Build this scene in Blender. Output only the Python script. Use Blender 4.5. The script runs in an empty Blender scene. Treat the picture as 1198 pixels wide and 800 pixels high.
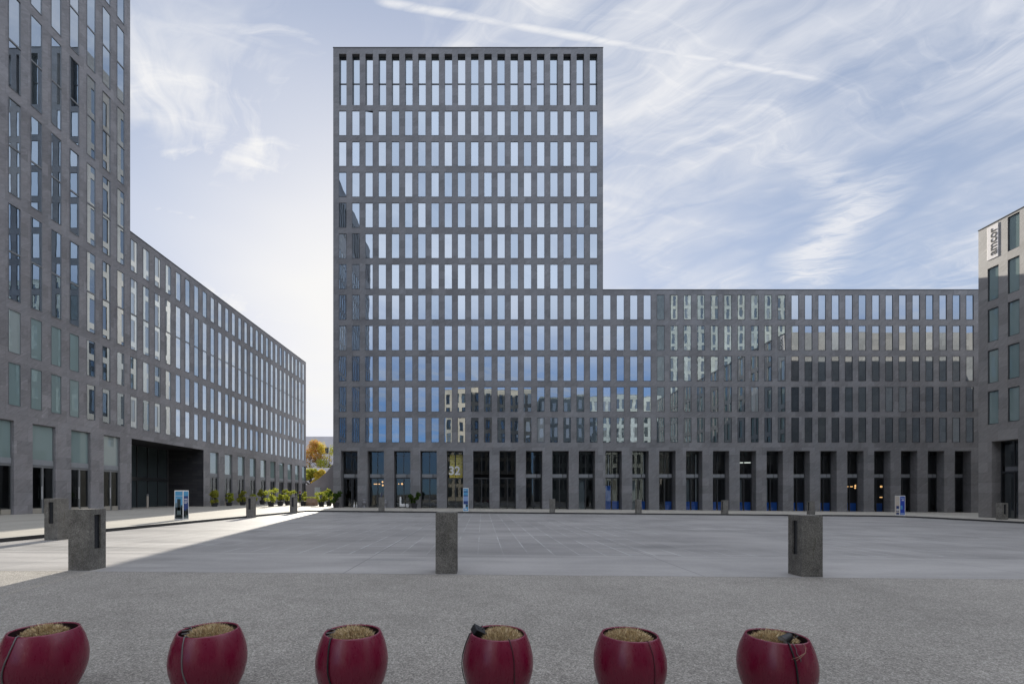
import bpy, bmesh, math, random
from mathutils import Vector, Matrix, Euler
R = math.radians
PI = math.pi
rng = random.Random(7)
sc = bpy.context.scene
COL = sc.collection
# ------------------------------------------------------------------ camera model of the photo (17 mm shift lens, level)
PX, PY, F, HC = 564.0, 578.0, 550.0, 1.6
D = 52.9                                   # distance of the front facade
def X(x, Y): return (x - PX) * Y / F
def Z(y, Y=D): return HC + (PY - y) * Y / F
def gz(x): return -0.0085 * max(-80, min(80, x))      # cross fall of the pavement
PLZ = -0.13                                # plaza lies a kerb height below the pavement

# ------------------------------------------------------------------ helpers
class MB:
    def __init__(s): s.v = []; s.f = []; s.m = []; s.ix = {}
    def vi(s, p):
        k = (round(p[0], 4), round(p[1], 4), round(p[2], 4))
        if k not in s.ix: s.ix[k] = len(s.v); s.v.append(tuple(p))
        return s.ix[k]
    def face(s, pts, m=0):
        ids = []
        for p in pts:
            i = s.vi(p)
            if i not in ids: ids.append(i)
        if len(ids) > 2: s.f.append(ids); s.m.append(m)
    def box(s, a, b, m=0, T=None):
        x0, y0, z0 = a; x1, y1, z1 = b
        c = [Vector(p) for p in ((x0,y0,z0),(x1,y0,z0),(x1,y1,z0),(x0,y1,z0),(x0,y0,z1),(x1,y0,z1),(x1,y1,z1),(x0,y1,z1))]
        if T is not None: c = [T @ p for p in c]
        o = len(s.v); s.v += [tuple(p) for p in c]
        for q in ((0,3,2,1),(4,5,6,7),(0,1,5,4),(1,2,6,5),(2,3,7,6),(3,0,4,7)): s.f.append([o+i for i in q]); s.m.append(m)
    def lathe(s, prof, n=32, m=0, c=(0,0,0)):
        o = len(s.v)
        for (r, z) in prof:
            for k in range(n):
                a = 2*PI*k/n; s.v.append((c[0]+r*math.cos(a), c[1]+r*math.sin(a), c[2]+z))
        for j in range(len(prof)-1):
            for k in range(n):
                s.f.append([o+j*n+k, o+j*n+(k+1)%n, o+(j+1)*n+(k+1)%n, o+(j+1)*n+k]); s.m.append(m)
        return s
    def tube(s, pts, r, n=6, m=0):
        pts = [Vector(p) for p in pts]; o = len(s.v)
        for i, p in enumerate(pts):
            t = (pts[min(i+1, len(pts)-1)] - pts[max(i-1, 0)]).normalized()
            a = t.orthogonal().normalized() if i == 0 else (a - t*a.dot(t)).normalized()
            b = t.cross(a); rr = r[i] if isinstance(r, (list, tuple)) else r
            for k in range(n):
                q = p + a*math.cos(2*PI*k/n)*rr + b*math.sin(2*PI*k/n)*rr; s.v.append(tuple(q))
        for i in range(len(pts)-1):
            for k in range(n):
                s.f.append([o+i*n+k, o+i*n+(k+1)%n, o+(i+1)*n+(k+1)%n, o+(i+1)*n+k]); s.m.append(m)
        s.f.append([o+k for k in range(n)][::-1]); s.m.append(m)
        s.f.append([o+(len(pts)-1)*n+k for k in range(n)]); s.m.append(m)
    def mesh(s, name, mats, smooth=False):
        me = bpy.data.meshes.new(name); me.from_pydata(s.v, [], s.f)
        for mt in (mats if isinstance(mats, (list, tuple)) else [mats]): me.materials.append(mt)
        me.polygons.foreach_set('material_index', s.m)
        if smooth: me.polygons.foreach_set('use_smooth', [True]*len(s.f))
        me.update(); return me
def link(name, me, parent=None, loc=(0,0,0), rot=(0,0,0)):
    o = bpy.data.objects.new(name, me); COL.objects.link(o); o.location = loc; o.rotation_euler = rot
    if parent: o.parent = parent
    return o
def tag(o, label=None, cat=None, group=None, kind=None):
    if label: o['label'] = label
    if cat: o['category'] = cat
    if group: o['group'] = group
    if kind: o['kind'] = kind
    return o
def thing(name, label, cat, loc=(0,0,0), rz=0, group=None):
    return tag(link(name, None, None, loc, (0,0,rz)), label, cat, group)
def copy_tree(o, parent=None):
    c = o.copy(); COL.objects.link(c)
    if parent: c.parent = parent
    for ch in list(o.children): copy_tree(ch, c)
    return c
def bevel(me, w, seg=2):
    bm = bmesh.new(); bm.from_mesh(me)
    bmesh.ops.bevel(bm, geom=list(bm.edges), offset=w, segments=seg, affect='EDGES', profile=0.6)
    bm.to_mesh(me); bm.free(); return me

# ------------------------------------------------------------------ materials
def newmat(name):
    m = bpy.data.materials.new(name); m.use_nodes = True; nt = m.node_tree
    for n in list(nt.nodes): nt.nodes.remove(n)
    out = nt.nodes.new('ShaderNodeOutputMaterial')
    return m, nt, out
class N:
    """tiny node builder"""
    def __init__(s, nt): s.nt = nt
    def n(s, t, **k):
        nd = s.nt.nodes.new(t)
        for a, v in k.items(): setattr(nd, a, v)
        return nd
    def set(s, sock, v):
        if hasattr(v, 'is_linked') or isinstance(v, bpy.types.NodeSocket): s.nt.links.new(v, sock)
        elif isinstance(v, (tuple, list)) and len(v) == 3 and sock.type == 'RGBA': sock.default_value = (*v, 1)
        else: sock.default_value = v
    def math(s, op, a, b=0.0, c=None, clamp=False):
        nd = s.n('ShaderNodeMath', operation=op, use_clamp=clamp); s.set(nd.inputs[0], a); s.set(nd.inputs[1], b)
        if c is not None: s.set(nd.inputs[2], c)
        return nd.outputs[0]
    def vmath(s, op, a, b=(0,0,0)):
        nd = s.n('ShaderNodeVectorMath', operation=op); s.set(nd.inputs[0], a)
        if op == 'SCALE': s.set(nd.inputs['Scale'], b)
        else: s.set(nd.inputs[1], b)
        return nd.outputs['Value'] if op in ('DOT_PRODUCT', 'LENGTH') else nd.outputs['Vector']
    def comb(s, x, y, z=0.0):
        nd = s.n('ShaderNodeCombineXYZ')
        for i, v in enumerate((x, y, z)): s.set(nd.inputs[i], v)
        return nd.outputs[0]
    def sep(s, v):
        nd = s.n('ShaderNodeSeparateXYZ'); s.set(nd.inputs[0], v); return nd.outputs
    def obj(s): return s.n('ShaderNodeTexCoord').outputs['Object']
    def noise(s, vec, scale, detail=4, rough=.55, dist=0, color=False):
        nd = s.n('ShaderNodeTexNoise'); s.set(nd.inputs['Vector'], vec)
        nd.inputs['Scale'].default_value = scale; nd.inputs['Detail'].default_value = detail
        nd.inputs['Roughness'].default_value = rough; nd.inputs['Distortion'].default_value = dist
        return nd.outputs['Color' if color else 'Fac']
    def map(s, v, a, b, c=0.0, d=1.0, smooth=True):
        nd = s.n('ShaderNodeMapRange', interpolation_type='SMOOTHSTEP' if smooth else 'LINEAR')
        s.set(nd.inputs[0], v); s.set(nd.inputs[1], a); s.set(nd.inputs[2], b); s.set(nd.inputs[3], c); s.set(nd.inputs[4], d)
        return nd.outputs[0]
    def mix(s, f, a, b, bt='MIX'):
        nd = s.n('ShaderNodeMix', data_type='RGBA', blend_type=bt); s.set(nd.inputs[0], f); s.set(nd.inputs[6], a); s.set(nd.inputs[7], b)
        return nd.outputs[2]
    def bump(s, h, dist, strength=1.0):
        nd = s.n('ShaderNodeBump'); s.set(nd.inputs['Height'], h); nd.inputs['Distance'].default_value = dist; nd.inputs['Strength'].default_value = strength
        return nd.outputs[0]
    def pbr(s, out, col, rough=.6, spec=.5, normal=None, metal=0, **kw):
        p = s.n('ShaderNodeBsdfPrincipled'); s.set(p.inputs['Base Color'], col); s.set(p.inputs['Roughness'], rough)
        s.set(p.inputs['Specular IOR Level'], spec); p.inputs['Metallic'].default_value = metal
        if normal is not None: s.set(p.inputs['Normal'], normal)
        for k, v in kw.items(): s.set(p.inputs[k.replace('_', ' ')], v)
        if out: s.nt.links.new(p.outputs[0], out.inputs[0])
        return p
def plain(name, col, rough=.55, spec=.4, metal=0, var=.12, scale=6, bump=0.0):
    m, nt, out = newmat(name); b = N(nt)
    f = b.noise(b.obj(), scale, 5)
    c = b.mix(f, tuple(x*(1-var) for x in col), tuple(min(1, x*(1+var)) for x in col))
    nrm = b.bump(b.noise(b.obj(), scale*12, 3), bump) if bump else None
    b.pbr(out, c, rough, spec, nrm, metal); return m
def stone(name, base, slab=(1.49, .86), rough=.48, spec=.4):
    """dark quarried cladding in slabs, faint diagonal veining"""
    m, nt, out = newmat(name); b = N(nt)
    o = b.sep(b.obj()); uv = b.comb(b.math('ADD', o[0], o[1]), o[2])
    br = b.n('ShaderNodeTexBrick'); b.set(br.inputs['Vector'], uv)
    br.inputs['Color1'].default_value = (.0, .0, .0, 1); br.inputs['Color2'].default_value = (1, 1, 1, 1); br.inputs['Mortar'].default_value = (.5, .5, .5, 1)
    br.inputs['Scale'].default_value = 1; br.inputs['Mortar Size'].default_value = .006; br.inputs['Brick Width'].default_value = slab[0]; br.inputs['Row Height'].default_value = slab[1]
    tone = b.sep(br.outputs['Color'])[0]
    rot = b.n('ShaderNodeVectorRotate', rotation_type='Z_AXIS'); b.set(rot.inputs['Vector'], b.vmath('ADD', uv, b.vmath('SCALE', br.outputs['Color'], 9.0))); rot.inputs['Angle'].default_value = R(-38)
    vein = b.noise(b.vmath('MULTIPLY', rot.outputs[0], (1.2, 5.5, 1)), .9, 7, .65, 1.2)
    cloud = b.noise(uv, .22, 4, .6)
    grain = b.noise(uv, 26, 3, .7)
    v = b.math('ADD', b.math('MULTIPLY', vein, .75), b.math('MULTIPLY', tone, .24))
    v = b.math('ADD', v, b.math('MULTIPLY', cloud, .45)); v = b.math('ADD', v, b.math('MULTIPLY', grain, .28))
    v = b.map(v, .5, 1.1, .58, 1.42, False)
    line = b.map(vein, .64, .72, 0, .4)
    v = b.math('ADD', v, line)
    v = b.math('MULTIPLY', v, b.math('SUBTRACT', 1.0, b.math('MULTIPLY', br.outputs['Fac'], .35)))
    hue = b.mix(b.noise(uv, .6, 3), (base[0]*1.04, base[1]*.99, base[2]*.97), (base[0]*.96, base[1]*1.0, base[2]*1.04))
    c = b.vmath('SCALE', hue, v)
    b.pbr(out, c, b.map(grain, .3, .7, rough-.06, rough+.1), spec, b.bump(b.math('ADD', grain, b.math('MULTIPLY', vein, .6)), .004)); return m
def glass_opaque(name, attr=False, lo=.36, wave=.0018, rooms=None):
    """coated office glazing: a mirror-like sheet over a dim room, some with blinds drawn"""
    m, nt, out = newmat(name); b = N(nt)
    if attr:
        a = b.n('ShaderNodeAttribute', attribute_name='rnd'); rnd = a.outputs['Fac']
    else: rnd = b.n('ShaderNodeObjectInfo').outputs['Random']
    o = b.obj()
    vec = b.vmath('ADD', o, b.comb(b.math('MULTIPLY', rnd, 37.0), b.math('MULTIPLY', rnd, 91.0), b.math('MULTIPLY', rnd, 13.0)))
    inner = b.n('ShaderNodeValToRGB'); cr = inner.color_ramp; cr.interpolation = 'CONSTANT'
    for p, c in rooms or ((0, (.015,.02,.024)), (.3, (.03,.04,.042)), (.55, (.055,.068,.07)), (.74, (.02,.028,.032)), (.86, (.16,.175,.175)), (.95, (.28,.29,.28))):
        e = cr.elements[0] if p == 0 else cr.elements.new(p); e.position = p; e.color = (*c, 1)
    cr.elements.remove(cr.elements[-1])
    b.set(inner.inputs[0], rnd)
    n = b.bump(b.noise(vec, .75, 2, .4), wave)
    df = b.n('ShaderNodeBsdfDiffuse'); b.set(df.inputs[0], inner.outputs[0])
    gl = b.n('ShaderNodeBsdfGlossy'); gl.inputs['Roughness'].default_value = 0.0; b.set(gl.inputs['Normal'], n)
    r2 = b.math('FRACT', b.math('MULTIPLY', rnd, 7.31))
    b.set(gl.inputs['Color'], b.mix(r2, (.72, .84, .97), (.84, .90, .95)))
    fr = b.n('ShaderNodeFresnel'); fr.inputs[0].default_value = 1.5
    fac = b.math('ADD', b.math('MULTIPLY', fr.outputs[0], .95-lo), b.math('ADD', lo, b.math('MULTIPLY', r2, .08)), clamp=True)
    mx = b.n('ShaderNodeMixShader'); b.set(mx.inputs[0], fac); nt.links.new(df.outputs[0], mx.inputs[1]); nt.links.new(gl.outputs[0], mx.inputs[2])
    nt.links.new(mx.outputs[0], out.inputs[0]); return m
def glass_clear(name, tint=(.62, .68, .68), lo=.07):
    m, nt, out = newmat(name); b = N(nt)
    n = b.bump(b.noise(b.obj(), .7, 2, .4), .002)
    tr = b.n('ShaderNodeBsdfTransparent'); tr.inputs[0].default_value = (*tint, 1)
    gl = b.n('ShaderNodeBsdfGlossy'); gl.inputs['Roughness'].default_value = 0; gl.inputs['Color'].default_value = (.9,.95,.96,1); b.set(gl.inputs['Normal'], n)
    fr = b.n('ShaderNodeFresnel'); fr.inputs[0].default_value = 1.5
    fac = b.math('ADD', b.math('MULTIPLY', fr.outputs[0], .9), lo, clamp=True)
    mx = b.n('ShaderNodeMixShader'); b.set(mx.inputs[0], fac); nt.links.new(tr.outputs[0], mx.inputs[1]); nt.links.new(gl.outputs[0], mx.inputs[2])
    nt.links.new(mx.outputs[0], out.inputs[0]); return m
def emit(name, col, s):
    m, nt, out = newmat(name); e = nt.nodes.new('ShaderNodeEmission'); e.inputs[0].default_value = (*col, 1); e.inputs[1].default_value = s
    nt.links.new(e.outputs[0], out.inputs[0]); return m

M = {}
M['stone'] = stone('dark_stone', (.166, .166, .169))
M['stone_left'] = stone('dark_stone_violet', (.205, .198, .200))
M['stone_right'] = stone('grey_stone', (.205, .195, .185), rough=.5, spec=1.0)
M['stone_beige'] = stone('beige_stone', (.25, .235, .205), rough=.6)
M['stone_pale'] = stone('pale_stone', (.24, .27, .27), rough=.6)
M['metal'] = plain('dark_frame_metal', (.035, .037, .04), .35, .5)
M['metal_light'] = plain('grey_frame_metal', (.20, .205, .21), .4, .5, metal=.3)
M['panel'] = plain('transom_grey', (.24, .25, .26), .5)
M['pane'] = glass_opaque('window_glass')
M['pane_mass'] = glass_opaque('window_glass_rows', True)
BL = ((0, (.22,.29,.275)), (.4, (.27,.34,.32)), (.7, (.19,.26,.25)), (.9, (.33,.38,.36)))
M['pane_left'] = glass_opaque('left_window_glass', lo=.54, wave=.0007); M['pane_left_mass'] = glass_opaque('left_window_glass_rows', True, lo=.54, wave=.0007)
M['pane_blind'] = glass_opaque('blind_window_glass', lo=.14, wave=.0008, rooms=BL); M['pane_blind_mass'] = glass_opaque('blind_window_glass_rows', True, lo=.14, wave=.0008, rooms=BL)
CU = ((0, (.38,.41,.41)), (.3, (.58,.60,.58)), (.55, (.2,.25,.26)), (.66, (.66,.68,.66)), (.9, (.08,.1,.11)))
M['pane_curtain'] = glass_opaque('curtain_window_glass', lo=.44, wave=.0007, rooms=CU); M['pane_curtain_mass'] = glass_opaque('curtain_window_glass_rows', True, lo=.44, wave=.0007, rooms=CU)
M['shop'] = glass_clear('shop_glass', tint=(.80,.85,.86), lo=.05)
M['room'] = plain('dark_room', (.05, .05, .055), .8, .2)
M['blue'] = plain('blue_film', (.008, .13, .62), .5, .3)
M['white'] = plain('white_paint', (.75, .75, .73), .5)
M['black'] = plain('black_plastic', (.012, .012, .014), .4)
M['coping'] = plain('roof_coping', (.03, .032, .035), .4)
M['lamp_warm'] = emit('pendant_glow', (1, .55, .22), .6)
M['lamp_cool'] = emit('office_tube', (.95, 1, .9), .45)

# ------------------------------------------------------------------ world
SUN_AZ, SUN_EL = R(-10.9), R(19.4)
sundir = Vector((math.sin(SUN_AZ)*math.cos(SUN_EL), math.cos(SUN_AZ)*math.cos(SUN_EL), math.sin(SUN_EL)))
w = bpy.data.worlds.new("World"); sc.world = w; w.use_nodes = True
nt = w.node_tree
for n in list(nt.nodes): nt.nodes.remove(n)
b = N(nt)
wo = nt.nodes.new('ShaderNodeOutputWorld'); bg = nt.nodes.new('ShaderNodeBackground'); nt.links.new(bg.outputs[0], wo.inputs[0])
SKY = 0.085
bg.inputs[1].default_value = SKY
sky = nt.nodes.new('ShaderNodeTexSky'); sky.sky_type = 'NISHITA'; sky.sun_disc = False
sky.sun_elevation = SUN_EL; sky.sun_rotation = SUN_AZ; sky.air_density = 1.0; sky.dust_density = .25; sky.ozone_density = 2.5
dv = b.n('ShaderNodeTexCoord').outputs['Generated']
d = b.sep(dv)
dz = b.math('MAXIMUM', d[2], .05)
p = b.comb(b.math('DIVIDE', d[0], dz), b.math('DIVIDE', d[1], dz))          # the cirrus layer seen as a flat sheet overhead
wob = b.vmath('SUBTRACT', b.noise(p, 1.1, 4, .55, color=True), (.5, .5, .5))
pw = b.vmath('ADD', p, b.vmath('SCALE', wob, .62))
def rotd(v, deg):
    r_ = b.n('ShaderNodeVectorRotate', rotation_type='Z_AXIS'); b.set(r_.inputs['Vector'], v); r_.inputs['Angle'].default_value = R(deg); return r_.outputs[0]
fib = b.noise(b.vmath('MULTIPLY', rotd(pw, 51), (.9, 3.2, 1)), 1.8, 9, .62, .7)      # long combed fibres
fib2 = b.noise(b.vmath('MULTIPLY', rotd(pw, -18), (.9, 5.5, 1)), 2.6, 7, .62, .3)
soft = b.noise(pw, .85, 5, .55)
veil = b.math('MULTIPLY', b.map(soft, .32, .64), b.map(fib, .22, .74, .12, 1))
veil = b.math('ADD', b.math('MULTIPLY', veil, .9), b.math('MULTIPLY', b.map(fib2, .48, .8), b.math('MULTIPLY', b.map(soft, .3, .65), .35)))
def seg(A, B, wd, ends=.0):
    A = Vector((*A, 0)); B = Vector((*B, 0)); L = (B-A).length; t = (B-A)/L
    q = b.vmath('SUBTRACT', pw if wd > .03 else p, tuple(A))
    al = b.vmath('DOT_PRODUCT', q, tuple(t)); ac = b.math('ABSOLUTE', b.vmath('DOT_PRODUCT', q, (-t.y, t.x, 0)))
    m1 = b.map(ac, 0.0, wd, 1, 0)
    m2 = b.math('MULTIPLY', b.map(al, -wd*1.5-ends, wd*.5, 0, 1), b.map(al, L-wd*.5-ends, L+wd*1.5, 1, 0))
    return b.math('MULTIPLY', m1, m2)
def px2p(x, y):
    v = ((x-PX)/F, 1.0, (PY-y)/F); return (v[0]/v[2], v[1]/v[2])
rip = b.noise(b.vmath('MULTIPLY', rotd(pw, 12), (1, 3.2, 1)), 7, 5, .65, .6)
strokes = [((455,4),(965,94),.02,.8,.03), ((880,150),(985,240),.15,.7,0), ((990,235),(940,335),.22,1.0,0), ((155,172),(275,168),.07,.75,0),
           ((160,14),(340,8),.05,.6,0), ((165,235),(340,305),.05,.55,0), ((1080,332),(1145,308),.22,.7,0), ((708,250),(900,150),.035,.35,0), ((700,300),(760,210),.18,.45,0),
           ((860,230),(1190,60),.07,.35,0)]
cl = veil
for (A, B, wd, k, e) in strokes:
    s_ = seg(px2p(*A), px2p(*B), wd, e)
    tex = b.map(b.math('ADD', b.math('MULTIPLY', rip, .5), b.math('MULTIPLY', fib, .5)), .25, .68) if wd > .03 else b.map(rip, .2, .62, .55, 1)
    cl = b.math('MAXIMUM', cl, b.math('MULTIPLY', b.math('MULTIPLY', s_, tex), k))
sd = b.vmath('DOT_PRODUCT', dv, tuple(sundir))
halo = b.math('POWER', b.math('MAXIMUM', sd, 0.0), 15.0)
halo2 = b.math('POWER', b.math('MAXIMUM', sd, 0.0), 3.0)
cl = b.math('MAXIMUM', b.math('MULTIPLY', cl, b.map(d[2], .04, .2, .3, 1)), b.math('MULTIPLY', halo, .95))
haze_ = b.noise(p, .55, 3, .5)
cl = b.math('ADD', cl, b.math('MULTIPLY', b.map(haze_, .3, .7, .08, .34), b.map(d[1], -.35, .2, .15, 1)), clamp=True)
cloudcol = b.mix(halo2, (3.5, 3.7, 4.2), (4.8, 4.75, 4.7))
sk = b.sep(sky.outputs[0])
cmp_ = lambda c_, k: b.math('DIVIDE', c_, b.math('ADD', 1.0, b.math('DIVIDE', c_, k)))
skyc = b.vmath('MULTIPLY', b.comb(cmp_(sk[0], 4.6), cmp_(sk[1], 5.2), cmp_(sk[2], 7.5)), (1.22, 1.15, 1.14))
sd0 = b.vmath('DOT_PRODUCT', dv, tuple(sundir))
skyc = b.vmath('MULTIPLY', skyc, b.mix(b.map(sd0, -.55, .15), (.48, .84, 1.22), (1, 1, 1)))
front = b.mix(cl, skyc, cloudcol)
# thicker bright cirrostratus overhead and behind, thinning to blue above the horizon
bm_ = b.math('MAXIMUM', b.math('MULTIPLY', b.map(d[1], .52, -.12), b.map(d[2], .15, .42)), b.math('MULTIPLY', b.map(d[2], .30, .55), b.map(b.math('SUBTRACT', d[2], b.math('MULTIPLY', d[1], 1.1)), .0, .28)))
bm_ = b.math('MULTIPLY', bm_, b.map(b.math('ADD', b.math('MULTIPLY', soft, .6), b.math('MULTIPLY', fib, .4)), .22, .55, .72, 1.0))
final = b.mix(bm_, front, (7.1, 7.6, 8.8))
nt.links.new(final, bg.inputs[0])

sun = bpy.data.lights.new('sun', 'SUN'); sun.energy = 3.5; sun.angle = R(.53); sun.color = (1.0, .93, .81)
so = link('sun', sun, None, (0, 0, 80)); so.rotation_euler = (-sundir).to_track_quat('-Z', 'Y').to_euler()

cam = bpy.data.cameras.new('camera'); co = link('camera', cam, None, (0, 0, HC), (R(90), 0, 0))
cam.sensor_width = 36; cam.lens = 36*F/1198; cam.shift_x = (599-PX)/1198; cam.shift_y = (PY-400)/1198; cam.clip_end = 4000; cam.clip_start = .05
sc.camera = co

# ------------------------------------------------------------------ ground
def sheet(name, pts, zoff, mat, kind='structure'):
    bm = bmesh.new(); vs = [bm.verts.new((x, y, gz(x)+zoff)) for x, y in pts]; f = bm.faces.new(vs)
    bmesh.ops.triangulate(bm, faces=[f]); bmesh.ops.recalc_face_normals(bm, faces=bm.faces)
    for f in bm.faces:
        if f.normal.z < 0: f.normal_flip()
    me = bpy.data.meshes.new(name); bm.to_mesh(me); bm.free(); me.materials.append(mat)
    return tag(link(name, me), kind=kind)
def mat_forecourt():
    m, nt, out = newmat('speckled_asphalt'); b = N(nt); o = b.obj()
    vo = b.n('ShaderNodeTexVoronoi'); b.set(vo.inputs['Vector'], o); vo.inputs['Scale'].default_value = 105
    chip = b.sep(vo.outputs['Color'])[0]
    v2 = b.n('ShaderNodeTexVoronoi'); b.set(v2.inputs['Vector'], o); v2.inputs['Scale'].default_value = 52
    chip2 = b.sep(v2.outputs['Color'])[1]
    f = b.math('ADD', b.math('MULTIPLY', b.map(chip, .0, 1, 0, 1, False), .6), b.math('MULTIPLY', chip2, .4))
    big = b.noise(o, .35, 5, .6); mid = b.noise(o, 2.2, 4, .6)
    br = b.math('ADD', b.math('MULTIPLY', big, .5), b.math('MULTIPLY', mid, .3))
    c = b.mix(b.math('POWER', f, 1.5), (.15, .139, .122), (.54, .505, .45))
    c = b.vmath('SCALE', c, b.map(br, .2, .6, .82, 1.14))
    b.pbr(out, c, .85, .25, b.bump(f, .004)); return m
def mat_plaza():
    m, nt, out = newmat('plaza_slabs'); b = N(nt); o = b.obj()
    def brick(wd, rh, ms, sx=0):
        br = b.n('ShaderNodeTexBrick'); b.set(br.inputs['Vector'], b.vmath('ADD', o, (sx, .1, 0))); br.offset = 0.0
        br.inputs['Color1'].default_value = (0,0,0,1); br.inputs['Color2'].default_value = (1,1,1,1); br.inputs['Mortar'].default_value = (.5,.5,.5,1)
        br.inputs['Scale'].default_value = 1; br.inputs['Mortar Size'].default_value = ms; br.inputs['Brick Width'].default_value = wd; br.inputs['Row Height'].default_value = rh
        return br
    br = brick(.735, 1.55, .016, .12); big = brick(7.8, 6.6, .018, 3.0)
    tone = b.sep(br.outputs['Color'])[0]
    P = b.sep(o)
    core = b.math('MULTIPLY', b.map(P[1], 13.2, 13.7), b.map(b.noise(b.vmath('ADD', o, (5, 3, 0)), .16, 3), .34, .50))
    st = b.noise(b.vmath('MULTIPLY', o, (.14, 1.3, 1)), 1.5, 7, .65, .5)
    pat = b.noise(b.vmath('MULTIPLY', o, (.5, 1, 1)), .4, 5, .6, .4)
    fine = b.noise(o, 14, 5, .7)
    v = b.math('ADD', b.math('MULTIPLY', st, .55), b.math('ADD', b.math('MULTIPLY', pat, .5), b.math('MULTIPLY', fine, .22)))
    v = b.map(v, .42, .86, .62, 1.30, False)
    v = b.math('MULTIPLY', v, b.map(b.math('MULTIPLY', tone, core), 0, 1, 1, .84, False))
    front = b.map(P[1], 13.45, 13.55, 1.14, 1.0)
    v = b.math('MULTIPLY', v, front)
    jt = b.math('MULTIPLY', br.outputs['Fac'], b.math('MULTIPLY', core, b.map(pat, .38, .58, .2, 1.0)))
    c = b.vmath('SCALE', b.mix(pat, (.272, .260, .248), (.298, .284, .268)), v)
    c = b.mix(b.math('MULTIPLY', jt, b.map(b.noise(o, .5, 4, .7), .36, .56, .15, 1.0)), c, (.46, .46, .45))
    c = b.mix(b.math('MULTIPLY', big.outputs['Fac'], .55), c, (.12, .12, .12))
    sp = b.map(b.noise(o, 1.7, 2, .5), .74, .78)
    c = b.mix(b.math('MULTIPLY', sp, .4), c, (.42, .42, .42))
    b.pbr(out, c, b.map(st, .3, .7, .5, .72), .35, b.bump(fine, .003)); return m
def mat_pave():
    m, nt, out = newmat('pavement_slabs'); b = N(nt); o = b.obj()
    br = b.n('ShaderNodeTexBrick'); b.set(br.inputs['Vector'], o); br.offset = .5
    br.inputs['Color1'].default_value = (0,0,0,1); br.inputs['Color2'].default_value = (1,1,1,1); br.inputs['Mortar'].default_value = (.5,.5,.5,1)
    br.inputs['Scale'].default_value = 1; br.inputs['Mortar Size'].default_value = .01; br.inputs['Brick Width'].default_value = 1.2; br.inputs['Row Height'].default_value = .6
    P = b.sep(o)
    bands = b.noise(b.vmath('MULTIPLY', o, (1.0, .03, 1)), .8, 4, .6)
    v = b.math('ADD', b.math('MULTIPLY', bands, .7), b.math('ADD', b.math('MULTIPLY', b.sep(br.outputs['Color'])[0], .12), b.math('MULTIPLY', b.noise(o, 5, 5, .7), .3)))
    v = b.map(v, .3, .85, .76, 1.2, False)
    c = b.vmath('SCALE', (.37, .345, .295), v)
    c = b.mix(b.math('MULTIPLY', br.outputs['Fac'], .4), c, (.1, .1, .09))
    b.pbr(out, c, .75, .3); return m
M['forecourt'] = mat_forecourt(); M['plaza'] = mat_plaza(); M['pave'] = mat_pave()
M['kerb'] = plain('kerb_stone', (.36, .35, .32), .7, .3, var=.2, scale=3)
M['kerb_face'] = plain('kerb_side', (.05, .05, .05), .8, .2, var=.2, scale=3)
M['earth'] = plain('far_ground', (.12, .115, .10), .9, .1, var=.3, scale=.05)
KX, KY, RX = -16.0, 42.9, 38.0
mb = MB()
for xa, xb in ((-1500,-80),(-80,80),(80,1500)): mb.face([(xa,-1500,gz(xa)-.3),(xb,-1500,gz(xb)-.3),(xb,1500,gz(xb)-.3),(xa,1500,gz(xa)-.3)])
tag(link('ground', mb.mesh('ground', M['earth'])), kind='structure')
sheet('forecourt', [(KX,-60),(RX,-60),(RX,10.12),(KX,10.12)], PLZ, M['forecourt'])
sheet('plaza', [(KX,10.12),(RX,10.12),(RX,KY),(KX,KY)], PLZ+.002, M['plaza'])
inner = [(KX,-60),(KX,KY),(35.0,KY)] + [(35.0+3.0*math.sin(a*PI/16), KY-3.0+3.0*math.cos(a*PI/16)) for a in range(1, 9)] + [(RX,-60)]
mb = MB(); G = lambda x, y: (x, y, gz(x))
mb.face([G(-79,-60),G(KX,-60),G(KX,KY),G(-79,KY)]); mb.face([G(RX,-60),G(79,-60),G(79,KY),G(RX,KY)]); mb.face([G(-79,KY),G(KX,KY),G(35.0,KY),G(RX,KY),G(79,KY),G(79,94),G(-79,94)])
arc = [q for q in inner[2:-1]]
for q0, q1 in zip(arc, arc[1:]): mb.face([G(RX,KY), G(*q0), G(*q1)][::-1])
tag(link('pavement', mb.mesh('pavement', M['pave'])), kind='structure')
mb = MB()                                          # kerb stones along the pavement edge
def off(pts, dd):
    res = []
    for i, q in enumerate(pts):
        a = Vector(pts[max(i-1,0)]); c = Vector(pts[min(i+1,len(pts)-1)]); 
        t1 = (Vector(q)-a); t2 = (c-Vector(q)); t1 = t1.normalized() if t1.length > 0 else t2.normalized(); t2 = t2.normalized() if t2.length > 0 else t1
        n1 = Vector((-t1.y, t1.x)); n2 = Vector((-t2.y, t2.x)); n = (n1+n2).normalized(); n /= max(.3, n.dot(n1)); r_ = Vector(q)+n*dd; res.append((r_.x, r_.y))
    return res
oin = off(inner, -.03); oout = off(inner, .22)
for i in range(len(inner)-1):
    a, c = oin[i], oin[i+1]; e, g = oout[i], oout[i+1]
    P3 = lambda q, z: (q[0], q[1], gz(q[0])+z)
    mb.face([P3(a,.006), P3(c,.006), P3(g,.006), P3(e,.006)], 0)
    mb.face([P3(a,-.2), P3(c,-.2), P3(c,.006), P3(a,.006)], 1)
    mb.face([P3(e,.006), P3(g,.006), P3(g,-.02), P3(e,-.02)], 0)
tag(link('kerb', mb.mesh('kerb', [M['kerb'], M['kerb_face']])), kind='structure')

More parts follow.
